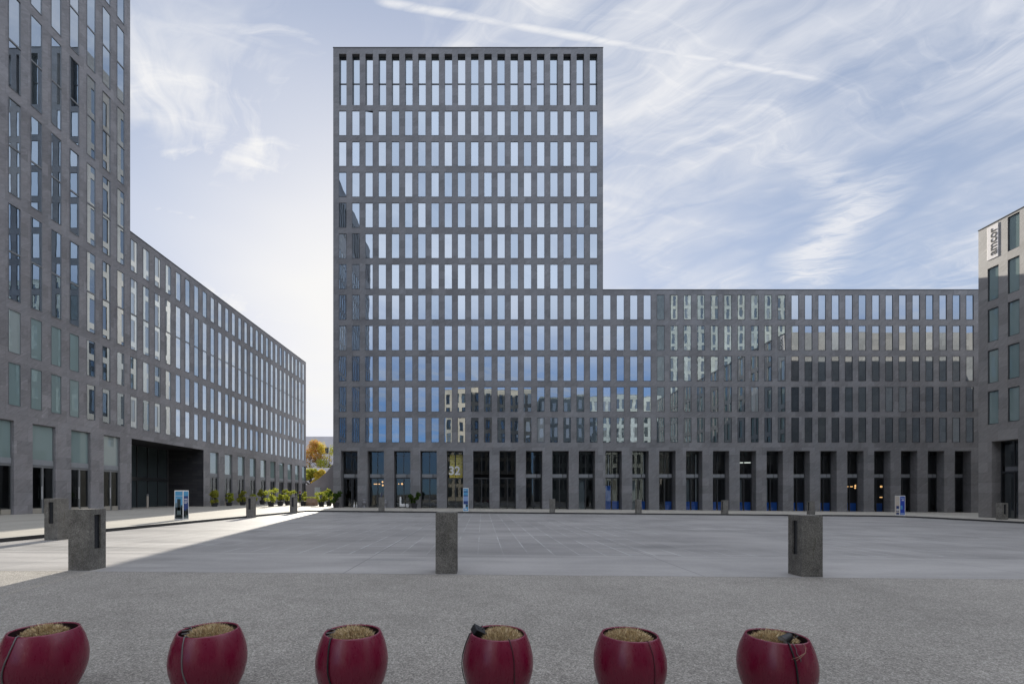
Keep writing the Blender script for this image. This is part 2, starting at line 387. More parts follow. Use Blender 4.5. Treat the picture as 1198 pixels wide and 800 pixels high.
# ------------------------------------------------------------------ buildings
def grid_face(mb, T, L, v0, v1, holes, m=0):
    """a wall sheet with rectangular openings, each with its reveal"""
    us = sorted({0.0, L, *[h[0] for h in holes], *[h[1] for h in holes]}); vs = sorted({v0, v1, *[h[2] for h in holes], *[h[3] for h in holes]})
    us = [u for u in us if 0 <= u <= L]; vs = [v for v in vs if v0 <= v <= v1]
    def P(u, v, dd=0): return T @ Vector((u, dd, v))
    hs = sorted(holes)
    for i in range(len(us)-1):
        um = (us[i]+us[i+1])/2; col = [h for h in hs if h[0] < um < h[1]]
        for j in range(len(vs)-1):
            vm = (vs[j]+vs[j+1])/2
            if any(h[2] < vm < h[3] for h in col): continue
            mb.face([P(us[i],vs[j]), P(us[i+1],vs[j]), P(us[i+1],vs[j+1]), P(us[i],vs[j+1])], m)
    for (a, c, e, g, dd, *_) in hs:
        lo = max(e, v0)
        mb.face([P(a,g), P(c,g), P(c,g,dd), P(a,g,dd)], m); mb.face([P(a,lo), P(c,lo), P(c,lo,dd), P(a,lo,dd)], m)
        mb.face([P(a,lo), P(a,g), P(a,g,dd), P(a,lo,dd)], m); mb.face([P(c,lo), P(c,g), P(c,g,dd), P(c,lo,dd)], m)
def pane_mesh(w_, h_, pm='pane'):
    mb = MB(); mb.face([(0,0,0),(w_,0,0),(w_,0,h_),(0,0,h_)]); return mb.mesh('pane', M[pm])
_fr = {}
def frame_mesh(w_, h_, rail=None, mat='metal', t=.02, pm='pane'):
    k = (round(w_,3), round(h_,3), rail, mat, t, pm)
    if k in _fr: return _fr[k]
    mb = MB()
    for a, c in (((0,0),(t,h_)), ((w_-t,0),(w_,h_)), ((t,0),(w_-t,t)), ((t,h_-t),(w_-t,h_))): mb.box((a[0],-.05,a[1]), (c[0],.03,c[1]))
    if rail is not None: mb.box((t,-.045,rail-.055), (w_-t,.03,rail+.055))
    _fr[k] = (mb.mesh('window', M[mat]), pane_mesh(w_-.02, h_-.02, pm)); return _fr[k]
def add_windows(root, T, rot, holes, keep=100, mat='metal', gm='pane', ft=.02):
    """holes: (u0,u1,v0,v1,depth,rail); the first `keep` are objects, the rest one mass"""
    fm, pm = MB(), MB(); rn = []
    for i, h in enumerate(holes):
        u0, u1, v0, v1, dd = h[:5]; rail = h[5] if len(h) > 5 else None
        w_, h_ = u1-u0, v1-v0
        r = (rng.uniform(-.0028, .0028), rng.uniform(-.0028, .0028))
        loc = T @ Vector((u0, dd-.032, v0)); t = ft
        if i < keep:
            fme, pme = frame_mesh(w_, h_, rail, mat, ft, pm=gm(h) if callable(gm) else gm)
            o = link('window', fme, root, loc, (0, 0, rot))
            q = link('pane', pme, o, (.01, 0, .01), (r[0], 0, r[1] + (.10 if root.name == 'office_tower' and i == 22 else 0)))
        else:
            S = Matrix.Translation(loc) @ Matrix.Rotation(rot, 4, 'Z')
            for a, c in (((0,0),(t,h_)), ((w_-t,0),(w_,h_)), ((t,0),(w_-t,t)), ((t,h_-t),(w_-t,h_))): fm.box((a[0],-.05,a[1]), (c[0],.03,c[1]), 0, S)
            if rail is not None: fm.box((t,-.045,rail-.055), (w_-t,.03,rail+.055), 0, S)
            S2 = S @ Euler((r[0],0,r[1])).to_matrix().to_4x4()
            pm.f.append([len(pm.v)+k for k in range(4)]); pm.m.append(1); rn.append(rng.random())
            pm.v += [tuple(S2 @ Vector(q)) for q in ((.01,0,.01),(w_-.01,0,.01),(w_-.01,0,h_-.01),(.01,0,h_-.01))]
    if rn:
        nf = len(fm.f); o_ = len(fm.v); fm.v += pm.v; fm.f += [[o_+k for k in f] for f in pm.f]; fm.m += pm.m
        me = fm.mesh('window', [M[mat], M[(gm if isinstance(gm, str) else 'pane')+'_mass']])
        at = me.attributes.new('rnd', 'FLOAT', 'FACE'); at.data.foreach_set('value', [0.0]*nf + rn)
        tag(link('window', me, root), kind='stuff')
ID = Matrix.Identity(4)
def building(name, label, loc, rz, L, H, depth, holes, smat, group=None, low=-1.6, extra=None, coping=True, category='office building'):
    root = thing(name, label, category, loc, rz, group)
    mb = MB(); grid_face(mb, ID, L, low, H, holes)
    P = lambda u, dd, v: (u, dd, v)
    if extra: extra(mb)
    else: mb.face([P(0,0,low), P(0,depth,low), P(0,depth,H), P(0,0,H)])
    mb.face([P(L,0,low), P(L,0,H), P(L,depth,H), P(L,depth,low)]); mb.face([P(0,depth,low), P(L,depth,low), P(L,depth,H), P(0,depth,H)])
    mb.face([P(0,0,H), P(L,0,H), P(L,depth,H), P(0,depth,H)])
    link('wall', mb.mesh('wall', M[smat]), root)
    if coping:
        c = MB(); c.box((-.03,-.03,H+.002), (L+.03,.35,H+.07)); link('coping', c.mesh('coping', M['coping']), root)
    return root
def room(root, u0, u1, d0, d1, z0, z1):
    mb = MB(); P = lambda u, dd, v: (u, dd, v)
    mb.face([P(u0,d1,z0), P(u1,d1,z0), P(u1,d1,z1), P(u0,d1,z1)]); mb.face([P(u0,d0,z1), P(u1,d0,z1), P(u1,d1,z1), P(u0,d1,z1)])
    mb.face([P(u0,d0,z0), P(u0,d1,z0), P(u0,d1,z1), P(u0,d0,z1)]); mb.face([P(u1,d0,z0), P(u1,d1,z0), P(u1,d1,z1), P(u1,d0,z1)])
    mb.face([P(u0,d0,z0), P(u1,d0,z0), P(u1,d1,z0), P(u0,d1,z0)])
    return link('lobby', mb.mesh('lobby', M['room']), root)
def shop_meshes(w_, top, low, kick=False, band=(3.52, 3.9), fmat='metal'):
    fr = MB(); t = .06
    for a, c in (((0,low),(t,top)), ((w_-t,low),(w_,top)), ((t,top-t),(w_-t,top)), ((w_*.52-.05,low),(w_*.52+.05,band[0])), ((w_*.52-.03,band[1]),(w_*.52+.03,top-t)),
                 ((t,band[0]-.16),(w_*.52-.05,band[0]-.02)), ((w_*.52+.05,band[0]-.16),(w_-t,band[0]-.02))):
        fr.box((a[0],-.06,a[1]), (c[0],.06,c[1]))
    bd = MB(); bd.box((t+.01,-.07,band[0]), (w_*.70,.05,band[1])); bd.box((w_*.74,-.07,band[0]), (w_-t-.01,.05,band[1]))
    up = MB(); up.face([(t-.01,0,band[1]-.02),(w_-t+.01,0,band[1]-.02),(w_-t+.01,0,top-t+.01),(t-.01,0,top-t+.01)])
    dn = MB(); dn.face([(t-.01,0,low),(w_-t+.01,0,low),(w_-t+.01,0,band[0]-.02),(t-.01,0,band[0]-.02)])
    return fr.mesh('shopfront', M[fmat]), bd.mesh('transom_panel', M['panel']), up.mesh('pane', M['shop']), dn.mesh('pane', M['shop'])
ROW0, PIT, WH = Z(130), 35.85*D/F, 28.8*D/F
def row(k): t = ROW0 - PIT*k; return t-WH, t
def dbl(k): a = row(k)[1]; c = row(k+1)[0]; return c, a, row(k+1)[1]+ (row(k)[0]-row(k+1)[1])/2 - c

# --- front tower
TX0, TX1 = X(389.8, D), X(705.5, D); TW0, TP, WW = X(396.5, D)-TX0, 1.486, .846
WX1 = 64.0
TOP_T, TOP_W, GT = Z(56.3), Z(339.3), Z(527.3)
hs = []
c0, c1, cm = Z(123.3), Z(63.3), Z(95.2)
for i in range(20): hs.append((TW0+TP*i, TW0+TP*i+WW, c0, c1, .44, round(cm-c0, 3)))
for k in range(11):
    for i in range(20): hs.append((TW0+TP*i, TW0+TP*i+WW, *row(k), .06))
SW = 1.85
shops = [(TW0+TP*2*i+(TP+WW-SW)/2, TW0+TP*2*i+(TP+WW+SW)/2, -1.4, GT, 1.0) for i in range(10)]
TD = 16.0
side = []
for k in [-1]+list(range(11)):
    for i in range(10): side.append((.7+1.5*i, .7+1.5*i+WW, *row(k), .1))
TS = Matrix.Rotation(R(-90), 4, 'Z') @ Matrix.Translation((-TD, 0, 0))       # left flank: u runs from the back to the front
def flank(mb): grid_face(mb, TS, TD, -1.6, TOP_T, side)
tower = building('office_tower', 'dark stone tower in the middle, rising twelve window rows, with 32 on its glass', (TX0, D, 0), 0, TX1-TX0, TOP_T, TD, hs+shops, 'stone', 'dark stone buildings round the plaza', extra=flank)
add_windows(tower, ID, 0, hs)
add_windows(tower, TS, R(-90), side, 0)
room(tower, .2, TX1-TX0-.2, 1.05, 7.5, -.35, 6.6)
# --- front wing
WP = 1.512; NW = 33
hs = []
order = []
for k in range(6, 11):
    for i in range(NW): order.append((i >= 28, k, i))
order.sort()
for hid, k, i in order: hs.append((.012+WP*i, .012+WP*i+WW, *row(k), .06))
shops_w = [(.012+WP*2*i+(WP+WW-SW)/2, .012+WP*2*i+(WP+WW+SW)/2, -1.4, GT, 1.0) for i in range(16)]
wing = building('office_wing', 'long dark wing right of the tower with blue film behind its shop glass', (TX1+.003, D, 0), 0, WX1-TX1, TOP_W, 14.0, hs+shops_w, 'stone', 'dark stone buildings round the plaza')
add_windows(wing, ID, 0, hs)
room(wing, .2, WX1-TX1-.2, 1.05, 7.5, -.7, 6.6)
sm = shop_meshes(SW, GT, -1.0)
bl = MB(); bl.box((.07,.09,0), (.86,.11,.95)); bl.box((1.0,.09,0), (1.78,.11,.95)); blue_me = bl.mesh('blue_film', M['blue'])
bl = MB(); bl.box((1.0,.09,0), (1.78,.11,.95)); blue_r = bl.mesh('blue_film', M['blue'])
bl = MB(); bl.box((.07,.09,0), (.86,.11,2.7)); bl.box((1.0,.09,0), (1.78,.11,.95)); blue_l = bl.mesh('blue_film', M['blue'])
pb = MB(); pb.box((.62,.25,-.6), (.7,.33,6.2)); post_me = pb.mesh('blind_post', M['white'])
pb = MB(); pb.box((.1,.5,-.6), (.85,.52,3.3)); scr_me = pb.mesh('screen', plain('pale_screen', (.22,.25,.27), .6))
def shop(root, u, i, tower_part, X0):
    o = link('shopfront', sm[0], root, (u, .95, 0))
    if not (tower_part and i in (4, 5, 6)): link('transom_panel', sm[1], o)
    link('pane', sm[2], o); link('pane', sm[3], o)
    g = gz(X0+u)
    if not tower_part:
        if i < 11: link('blue_film', {0: blue_l, 2: blue_r, 1: blue_r}.get(i, blue_me), o, (0, 0, g))
        if i in (0, 1, 3): link('blind_post', post_me, o, (0 if i == 0 else 1.0, 0, 0))
        if i in (1, 3, 5, 6, 7): link('screen', scr_me, o, (.15 if i != 1 else 0, 0, 0))
    elif i == 9: link('screen', scr_me, o, (.1, 0, 0))
for i, h in enumerate(shops): shop(tower, h[0], i, True, TX0)
for i, h in enumerate(shops_w): shop(wing, h[0], i, False, TX1)
# foliage-patterned film in the pane above door 32
m, nt_, out = newmat('foliage_film'); b = N(nt_); o_ = b.obj()
vv = b.n('ShaderNodeTexVoronoi'); b.set(vv.inputs['Vector'], o_); vv.inputs['Scale'].default_value = 9
c = b.mix(b.sep(vv.outputs['Color'])[0], (.10, .10, .02), (.70, .62, .14)); c = b.mix(b.map(b.noise(o_, 3.5, 4, .6), .42, .62), c, (.5, .44, .2)); b.pbr(out, c, .5, .3); M['foliage_film'] = m
fl = MB(); fl.box((.30,-.02,3.45), (.86,.0,6.1)); fl.box((.96,-.02,3.45), (1.75,.0,6.1))
link('foliage_film', fl.mesh('foliage_film', M['foliage_film']), [c_ for c_ in tower.children if c_.name.startswith('shopfront')][4], (0, -.012, 0))
def text_mesh(body, size, ext, bold=0.0):
    cu = bpy.data.curves.new('lettering', 'FONT'); cu.body = body; cu.size = size; cu.extrude = ext; cu.offset = bold; cu.align_x = 'CENTER'; cu.align_y = 'CENTER'
    t = bpy.data.objects.new('lettering', cu); COL.objects.link(t); bpy.context.view_layer.update()
    me = bpy.data.meshes.new_from_object(t.evaluated_get(bpy.context.evaluated_depsgraph_get())); bpy.data.objects.remove(t); return me
me = text_mesh('32', 1.35, .03, .035); me.materials.append(M['white'])
o = link('house_number', me, None, (TX0+shops[4][0]+.83, D+.84, 4.25), (R(90), 0, 0)); tag(o, 'white figures 32 over the yellow foliage film above the entrance', 'number sign')
me = text_mesh('Bistro', .62, .02, .01); me.materials.append(plain('yellow_lettering', (.62, .5, .08), .5))
o = link('lettering', me, None, (TX0+shops[4][0]+1.0, D+.84, 3.68), (R(90), 0, 0)); tag(o, 'yellow lettering on the glass just below the white 32', 'lettering')
# lit lamps seen through the ground floor glass
def pendant(x, y, Y, s, label, grp='lit lamps behind the ground floor glass', long=0):
    t = thing('pendant_lamp', label, 'lamp', (X(x, Y), Y, Z(y, Y)), 0, grp)
    a = MB(); a.lathe([(.01,.14*s),(.10*s,.10*s),(.14*s,0),(.10*s,-.1*s),(.01,-.14*s)], 12)
    if long: a = MB(); a.box((-long/2,-.06,-.05), (long/2,.06,.05))
    link('lamp_shade', a.mesh('lamp_shade', M['lamp_warm' if not long or long < 1 else 'lamp_cool']), t)
    c_ = MB(); c_.tube([(0,0,.1*s),(0,0,6.55-Z(y,Y))], .012, 5); link('cord', c_.mesh('cord', M['black']), t)
for q in ((441,566,56.5,1.0,'small warm pendant at the left of the second doorway of the tower',.75), (447.5,563.5,56,1.1,'brighter warm pendant at the right of the second doorway of the tower',0),
          (447.8,567.5,56,1.1,'warm pendant hanging lowest in the second doorway of the tower',0), (466.5,565.8,56,.7,'smaller of two warm pendants in the third doorway of the tower',0), (470.3,565.8,55.5,1.2,'brighter of two warm pendants in the third doorway of the tower',0),
          (994.5,569,57,1.3,'orange pendant at the left of the tenth doorway of the wing',.6), (1001,568,56.5,1.3,'yellow pendant at the right of the tenth doorway of the wing',0), (1000.5,570.5,56.5,1.0,'lower pendant at the right of the tenth doorway of the wing',0),
          (1031,569,57,1.3,'orange pendant at the left of the eleventh doorway of the wing',0), (1034.5,568.5,56.2,1.2,'white yellow pendant at the right of the eleventh doorway of the wing',0), (1031.5,581.5,56,.9,'low table lamp glow in the eleventh doorway of the wing',.4)):
    pendant(q[0], q[1], q[2], q[3]*.7, q[4], long=q[5])
pendant(872, 541, 57, 1, 'pale office tube lamp high behind the sixth doorway of the wing', long=1.3)

# --- left tower and wing (facade plane X = -30.8, seen at a slant)
LX = -30.8; LP, LW = 1.515, .81
LT0, LT1, LE, LTOP = -24.0, 41.15, 82.2, 69.0
u_t = lambda i: 39.65 - LP*(19-i) - LT0
hs = []
for i in range(19, -23, -1):
    for (a, c, r_) in (dbl(7), dbl(5), dbl(3), dbl(1), dbl(-1), dbl(-3)): hs.append((u_t(i), u_t(i)+LW, a, c, .05, round(r_,3)))
    a, c, r_ = dbl(-6); hs.append((u_t(i), u_t(i)+LW, a, c+.6, .3, round(r_,3)))
    for k in (9, 10): hs.append((u_t(i), u_t(i)+LW, *row(k), .06))
LS = 1.74
lsh = lambda y0: (y0, y0+LS, -1.2, 6.44, .22)
lshops = [lsh(32.22-LT0-3.03*j) for j in range(-2, 18)]
ltower = building('office_tower', 'dark tower with tall paired windows at the left edge, its top out of sight', (LX, LT0, 0), R(90), LT1-LT0, LTOP, 16.0, hs+lshops, 'stone_left', 'dark stone buildings round the plaza')
add_windows(ltower, ID, 0, hs, 100, 'metal_light', lambda h: 'pane_blind' if h[3] < row(9)[1]+.1 and h[0] < u_t(17)-.1 else 'pane_left')
room(ltower, .2, LT1-LT0-.2, .3, 6.0, .1, 6.6)
hs = []
for i in range(27):
    u = .02+LP*i
    hs.append((u, u+LW, *row(6), .05)); a, c, r_ = dbl(7); hs.append((u, u+LW, a, c, .05, round(r_,3)))
    for k in (9, 10): hs.append((u, u+LW, *row(k), .06))
lshops_w = [lsh(53.25-LT1+3.03*j) for j in range(10)]
gate = (41.3-LT1, 52.0-LT1, -1.2, 6.5, 4.1)
lwing = building('office_wing', 'low dark wing running back on the left, a deep dark entrance recess in its base', (LX, LT1+.003, 0), R(90), LE-LT1, TOP_W, 15.0, hs+lshops_w+[gate], 'stone_left', 'dark stone buildings round the plaza')
add_windows(lwing, ID, 0, hs, 100, 'metal_light', 'pane_curtain')
room(lwing, 11.2, LE-LT1-.2, .3, 6.0, .1, 6.6)
sml = list(shop_meshes(LS, 6.44, -.6, fmat='metal_light', band=(3.62, 4.0)))
sml[2].materials.clear(); sml[2].materials.append(M['pane_blind'])
fr = MB(); t = .06
for a, c in (((0,-.6),(t,6.44)), ((LS-t,-.6),(LS,6.44)), ((t,6.38),(LS-t,6.44)), ((LS*.5-.07,-.6),(LS*.5+.07,3.46)), ((t,3.46),(LS-t,3.60))): fr.box((a[0],-.06,a[1]), (c[0],.06,c[1]))
sml[0] = fr.mesh('shopfront', M['metal_light'])
bd = MB(); bd.box((t+.01,-.07,3.62), (LS-t-.01,.05,4.0)); sml[1] = bd.mesh('transom_panel', M['panel'])
kk = MB(); kk.box((.1,-.075,0), (.78,.0,.34)); kk.box((1.02,-.075,0), (1.64,.0,.34)); kick_me = kk.mesh('kick_plate', plain('beige_plate', (.34,.31,.26), .5))
pull = MB(); pull.box((.74,-.13,1.0), (.77,-.1,1.9)); pull_me = pull.mesh('door_handle', M['white'])
for root, ls in ((ltower, lshops), (lwing, lshops_w)):
    for i, h in enumerate(ls[:9] if root is ltower else ls):
        o = link('shopfront', sml[0], root, (h[0], .19, 0))
        for nm, me_ in zip(('transom_panel', 'pane', 'pane'), sml[1:]): link(nm, me_, o)
        link('kick_plate', kick_me, o, (0, 0, gz(LX)+.02)); link('door_handle', pull_me, o, (0, 0, gz(LX)))
# dark brick lining of the recess
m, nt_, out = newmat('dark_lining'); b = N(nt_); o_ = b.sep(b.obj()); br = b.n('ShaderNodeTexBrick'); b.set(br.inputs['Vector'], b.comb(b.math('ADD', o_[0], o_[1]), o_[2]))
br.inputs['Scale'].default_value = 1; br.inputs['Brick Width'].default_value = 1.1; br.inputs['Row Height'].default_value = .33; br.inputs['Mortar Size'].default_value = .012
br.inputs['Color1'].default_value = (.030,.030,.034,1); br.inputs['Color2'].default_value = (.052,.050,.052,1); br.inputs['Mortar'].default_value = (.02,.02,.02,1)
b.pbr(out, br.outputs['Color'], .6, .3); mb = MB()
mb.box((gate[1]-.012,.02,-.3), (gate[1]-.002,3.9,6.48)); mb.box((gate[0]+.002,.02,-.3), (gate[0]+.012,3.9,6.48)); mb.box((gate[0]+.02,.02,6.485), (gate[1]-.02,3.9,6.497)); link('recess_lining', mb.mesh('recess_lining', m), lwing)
# entrance glazing at the back of the recess
mb = MB(); g0, g1 = gate[0]+.02, gate[1]-.02
for u in [g0+(g1-g0)*k/7 for k in range(8)]: mb.box((u-.05,3.98,-.3), (u+.05,4.09,6.48))
mb.box((g0,3.97,3.0), (g1,4.085,3.35)); o = link('entrance_screen', mb.mesh('entrance_screen', M['metal']), lwing)
mb = MB(); mb.face([(g0,4.06,-.3),(g1,4.06,-.3),(g1,4.06,6.49),(g0,4.06,6.49)]); link('pane', mb.mesh('pane', glass_opaque('entrance_glass', lo=.05)), o)
mb = MB(); mb.box((g0+1.0,3.9,3.02), (g0+3.2,3.965,3.3)); link('sign_strip', mb.mesh('sign_strip', plain('brass_strip', (.3,.24,.13), .5)), o)

# --- right building (facade plane X = 42.6 facing the plaza)
RXB, RY = 42.6, 40.35; RTOP = 24.15; RL = 48.0
hs = []; 
for i in range(31):
    u = RY-39.62+LP*i
    for k in range(6, 11):
        if not (i == 0 and k == 6): hs.append((u, u+.84, *row(k), .13))
rsh = [(RY-39.3+3.03*i, RY-39.3+3.03*i+1.95, -1.6, 6.0, .9) for i in range(15)]
right = building('office_building', 'grey stone block at the right edge with a white name sign', (RXB, RY, 0), R(-90), RL, RTOP, 40.0, hs+rsh, 'stone_right', 'dark stone buildings round the plaza')
add_windows(right, ID, 0, hs, 20, gm='pane_blind', ft=.055)
mb = MB(); dn = shop_meshes(1.95, 6.0, -1.2)
pm_ = MB(); pm_.box((.25,.02,-1.2), (1.25,.06,5.7)); gp = pm_.mesh('panel', plain('grey_metal_panel', (.13,.135,.145), .5))
for i, h in enumerate(rsh[:6]):
    o = link('shopfront', dn[0], right, (h[0], .82, 0)); link('panel', gp, o); link('pane', dn[3], o); link('pane', dn[2], o)
room(right, .3, RL-.3, .95, 5.0, -.9, 6.3)
sg = thing('name_sign', 'upright white sign with dark lettering under the roof of the right block', 'sign', (RXB-.01, RY-.30-.43, row(6)[0]), R(-90))
mb = MB(); mb.box((0,-.03,0), (.84,.05,WH)); link('sign_panel', bevel(mb.mesh('sign_panel', plain('sign_white', (.72,.68,.66), .5)), .008), sg)
me = text_mesh('amcor', .95, .012, .012); me.materials.append(M['black'])
for v in me.vertices: v.co.x *= .92
link('lettering', me, sg, (.45, -.034, WH/2), Euler((R(90), R(-90), 0)))

# --- buildings behind the photographer, which the glass mirrors
def back(name, label, x0, x1, y, H, mat, rows_, cols, ww, wh):
    L = x1-x0; hs = []
    for k in range(rows_):
        for i in range(cols):
            u = L*(i+.5)/cols-ww/2; v = H-1.2-k*PIT-wh; 
            if v > .5: hs.append((u, u+ww, v, v+wh, .15))
    r_ = building(name, label, (x1, y, 0), R(180), L, H, 12.0, hs, mat, 'buildings behind the camera')
    add_windows(r_, ID, 0, hs, 0); return r_
back('office_building', 'beige office block standing opposite the tower', -9.3, 13, -15.5, 28.7, 'stone_beige', 8, 13, 1.0, 2.5)
back('office_building', 'pale office block standing opposite the wing', 15, 47, -16.5, 27.1, 'stone_pale', 8, 20, .9, 2.4)
back('office_tower', 'tall pale tower standing opposite the wing', 51, 84, -22, 60, 'stone_pale', 17, 20, .8, 2.7)

# ------------------------------------------------------------------ background seen through the gap on the left
def flat_block(name, label, x0, x1, y, zb, zt, dep, mat, cat='building'):
    t = thing(name, label, cat, (X(x0, y), y, 0)); return t, X(x1, y)-X(x0, y)
def far_block(name, label, x0, x1, ytop, Y, dep, mat, rows_, cols, low=-1.5):
    L = X(x1, Y)-X(x0, Y); H = Z(ytop, Y); hs = []
    for (za, zb) in rows_:
        for i in range(cols): u = L*(i+.22)/cols; hs.append((u, u+L/cols*.56, za, zb, .2))
    t = building(name, label, (X(x0, Y), Y, 0), 0, L, H, dep, hs, mat, coping=False, category='building')
    for (u0, u1, v0, v1, dd) in hs:
        a = MB(); a.box((0,0,0), (u1-u0,.05,v1-v0)); link('window', a.mesh('window', M['metal']), t, (u0, .17, v0))
    return t
M['far_pale'] = plain('pale_render', (.55, .52, .51), .8, .2, var=.06, scale=.3)
M['far_grey'] = plain('grey_render', (.52, .50, .51), .8, .2, var=.1, scale=.3)
far_block('office_building', 'grey flat roofed block far behind the autumn trees', 330, 402, 510.5, 150, 20, 'far_grey', [(14.5, 16.6)], 5)
far_block('low_building', 'low pale building with dark windows between the autumn trees', 352, 396, 547, 116, 6, 'far_pale', [(1.0, 3.2), (4.6, 7.2)], 6)
# ramp wall sweeping up to the right
Y0 = 88.0; mb = MB(); pts = [(352, 569), (362, 566), (372, 560.5), (381, 553), (389, 544), (398, 536)]
prev = None
for i, (x, y) in enumerate(pts):
    YY = Y0-1.2*i; cur = (X(x, YY), YY, Z(y, YY))
    if prev:
        for (s0, s1) in ((0, 0), (.4, .4)):
            q = [(prev[0],prev[1]+s0,-1),(cur[0],cur[1]+s0,-1),(cur[0],cur[1]+s0,cur[2]),(prev[0],prev[1]+s0,prev[2])]; mb.face(q if s0 == 0 else q[::-1])
        mb.face([prev, cur, (cur[0],cur[1]+.4,cur[2]), (prev[0],prev[1]+.4,prev[2])])
    prev = cur
tag(link('ramp_wall', mb.mesh('ramp_wall', plain('ramp_concrete', (.20,.19,.20), .8, .2, var=.25, scale=.4))), 'dark concrete ramp wall curving upward behind the cafe plants', 'wall')
t = thing('cabinet', 'pale grey utility cabinet standing against the ramp wall', 'cabinet', (X(372, 84), 84, gz(-28)))
mb = MB(); mb.box((-.5,-.3,0), (.5,.3,2.6)); link('body', bevel(mb.mesh('body', plain('cabinet_grey', (.4,.44,.44), .5)), .03), t)
mb = MB(); mb.box((-.46,-.32,.15), (-.01,-.3,2.5)); mb.box((.01,-.32,.15), (.46,-.3,2.5)); link('door', mb.mesh('door', plain('cabinet_door', (.46,.5,.5), .5)), t)

def leafmat(name, c1, c2, c3):
    m, nt, out = newmat(name); b = N(nt)
    a = b.n('ShaderNodeAttribute', attribute_name='rnd').outputs['Fac']
    r_ = b.n('ShaderNodeValToRGB'); cr = r_.color_ramp; cr.elements[0].color = (*c1,1); cr.elements[1].color = (*c3,1); e = cr.elements.new(.5); e.color = (*c2,1); b.set(r_.inputs[0], a)
    df = b.n('ShaderNodeBsdfDiffuse'); b.set(df.inputs[0], r_.outputs[0]); tl = b.n('ShaderNodeBsdfTranslucent'); b.set(tl.inputs[0], r_.outputs[0])
    mx = b.n('ShaderNodeMixShader'); mx.inputs[0].default_value = .45; nt.links.new(df.outputs[0], mx.inputs[1]); nt.links.new(tl.outputs[0], mx.inputs[2]); nt.links.new(mx.outputs[0], out.inputs[0]); return m
def leaves(name, mat, lobes, n, size, r, tint=None):
    vs, fs, vals = [], [], []
    for _ in range(n):
        c, rad = r.choice(lobes); v = Vector((r.gauss(0,1), r.gauss(0,1), r.gauss(0,1))).normalized()*(r.random()**.45)
        pnt = Vector((c[0]+v.x*rad[0], c[1]+v.y*rad[1], c[2]+v.z*rad[2]))
        q = Euler((r.uniform(0,6.3), r.uniform(0,6.3), r.uniform(0,6.3))).to_matrix(); s = size*r.uniform(.6,1.35); o_ = len(vs)
        for a_ in ((-.5,0,0),(0,-.32,.06),(.55,0,0),(0,.32,.06)): vs.append(tuple(pnt + q @ Vector(a_)*s))
        fs.append([o_,o_+1,o_+2,o_+3]); vals.append(min(1, max(0, r.gauss(.5,.25))))
    me = bpy.data.meshes.new(name); me.from_pydata(vs, [], fs); me.materials.append(mat)
    at = me.attributes.new('rnd', 'FLOAT', 'FACE'); at.data.foreach_set('value', vals); return me
M['bark'] = plain('bark', (.09,.07,.055), .9, .1, var=.3)
M['leaf_red'] = leafmat('leaves_russet', (.40,.14,.06), (.50,.28,.07), (.42,.38,.08))
M['leaf_yellow'] = leafmat('leaves_yellow', (.58,.34,.06), (.58,.46,.08), (.46,.46,.09))
M['leaf_olive'] = leafmat('leaves_olive', (.20,.24,.04), (.34,.35,.06), (.50,.44,.08))
M['leaf_lime'] = leafmat('leaves_lime', (.17,.22,.025), (.36,.40,.055), (.55,.53,.13))
M['leaf_green'] = leafmat('leaves_green', (.03,.055,.012), (.055,.10,.02), (.10,.15,.03))
def tree(label, x, Y, ztop, wid, mat, seed, low=.25):
    r = random.Random(seed); t = thing('tree', label, 'tree', (X(x, Y), Y, 0), 0, 'autumn trees behind the gap')
    mb = MB(); mb.tube([(0,0,-.5),(.05,0,ztop*.3),(.0,.1,ztop*.6),(.1,0,ztop*.9)], [.22,.18,.1,.03], 8)
    for k in range(7):
        a = r.uniform(0,6.3); z = ztop*r.uniform(.25,.65); l = wid*r.uniform(.6,1)
        mb.tube([(0,0,z),(math.cos(a)*l*.5,math.sin(a)*l*.5,z+l*.35),(math.cos(a)*l,math.sin(a)*l,z+l*.9)], [.08,.05,.015], 5)
    link('trunk', mb.mesh('trunk', M['bark']), t)
    lob = []
    for k in range(14):
        a = r.uniform(0,6.3); rr = wid*r.uniform(.2,.85); z = ztop*r.uniform(low+.1,.92); q = 1-abs(z/ztop-.55)*1.1
        lob.append(((math.cos(a)*rr*q, math.sin(a)*rr*q, z), (wid*r.uniform(.25,.45),)*2+(ztop*r.uniform(.07,.12),)))
    link('crown', leaves('crown', mat, lob, 3000, .36, r), t)
tree('russet topped autumn tree right beside the end of the left wing', 362.5, 128, Z(513,128), 3.9, M['leaf_red'], 3)
tree('golden yellow autumn tree between the russet and the olive one', 374.5, 131, Z(517,131), 4.2, M['leaf_yellow'], 5)
tree('olive green tree half hidden by the middle tower corner', 385, 127, Z(521,127), 4.2, M['leaf_olive'], 8)
tree('small ochre tree low in front of the pale building', 363, 97, Z(546,97), 2.9, M['leaf_olive'], 11, .1)
tree('small golden tree growing just above the ramp wall', 374, 96, Z(549,96), 1.9, M['leaf_yellow'], 14, .1)

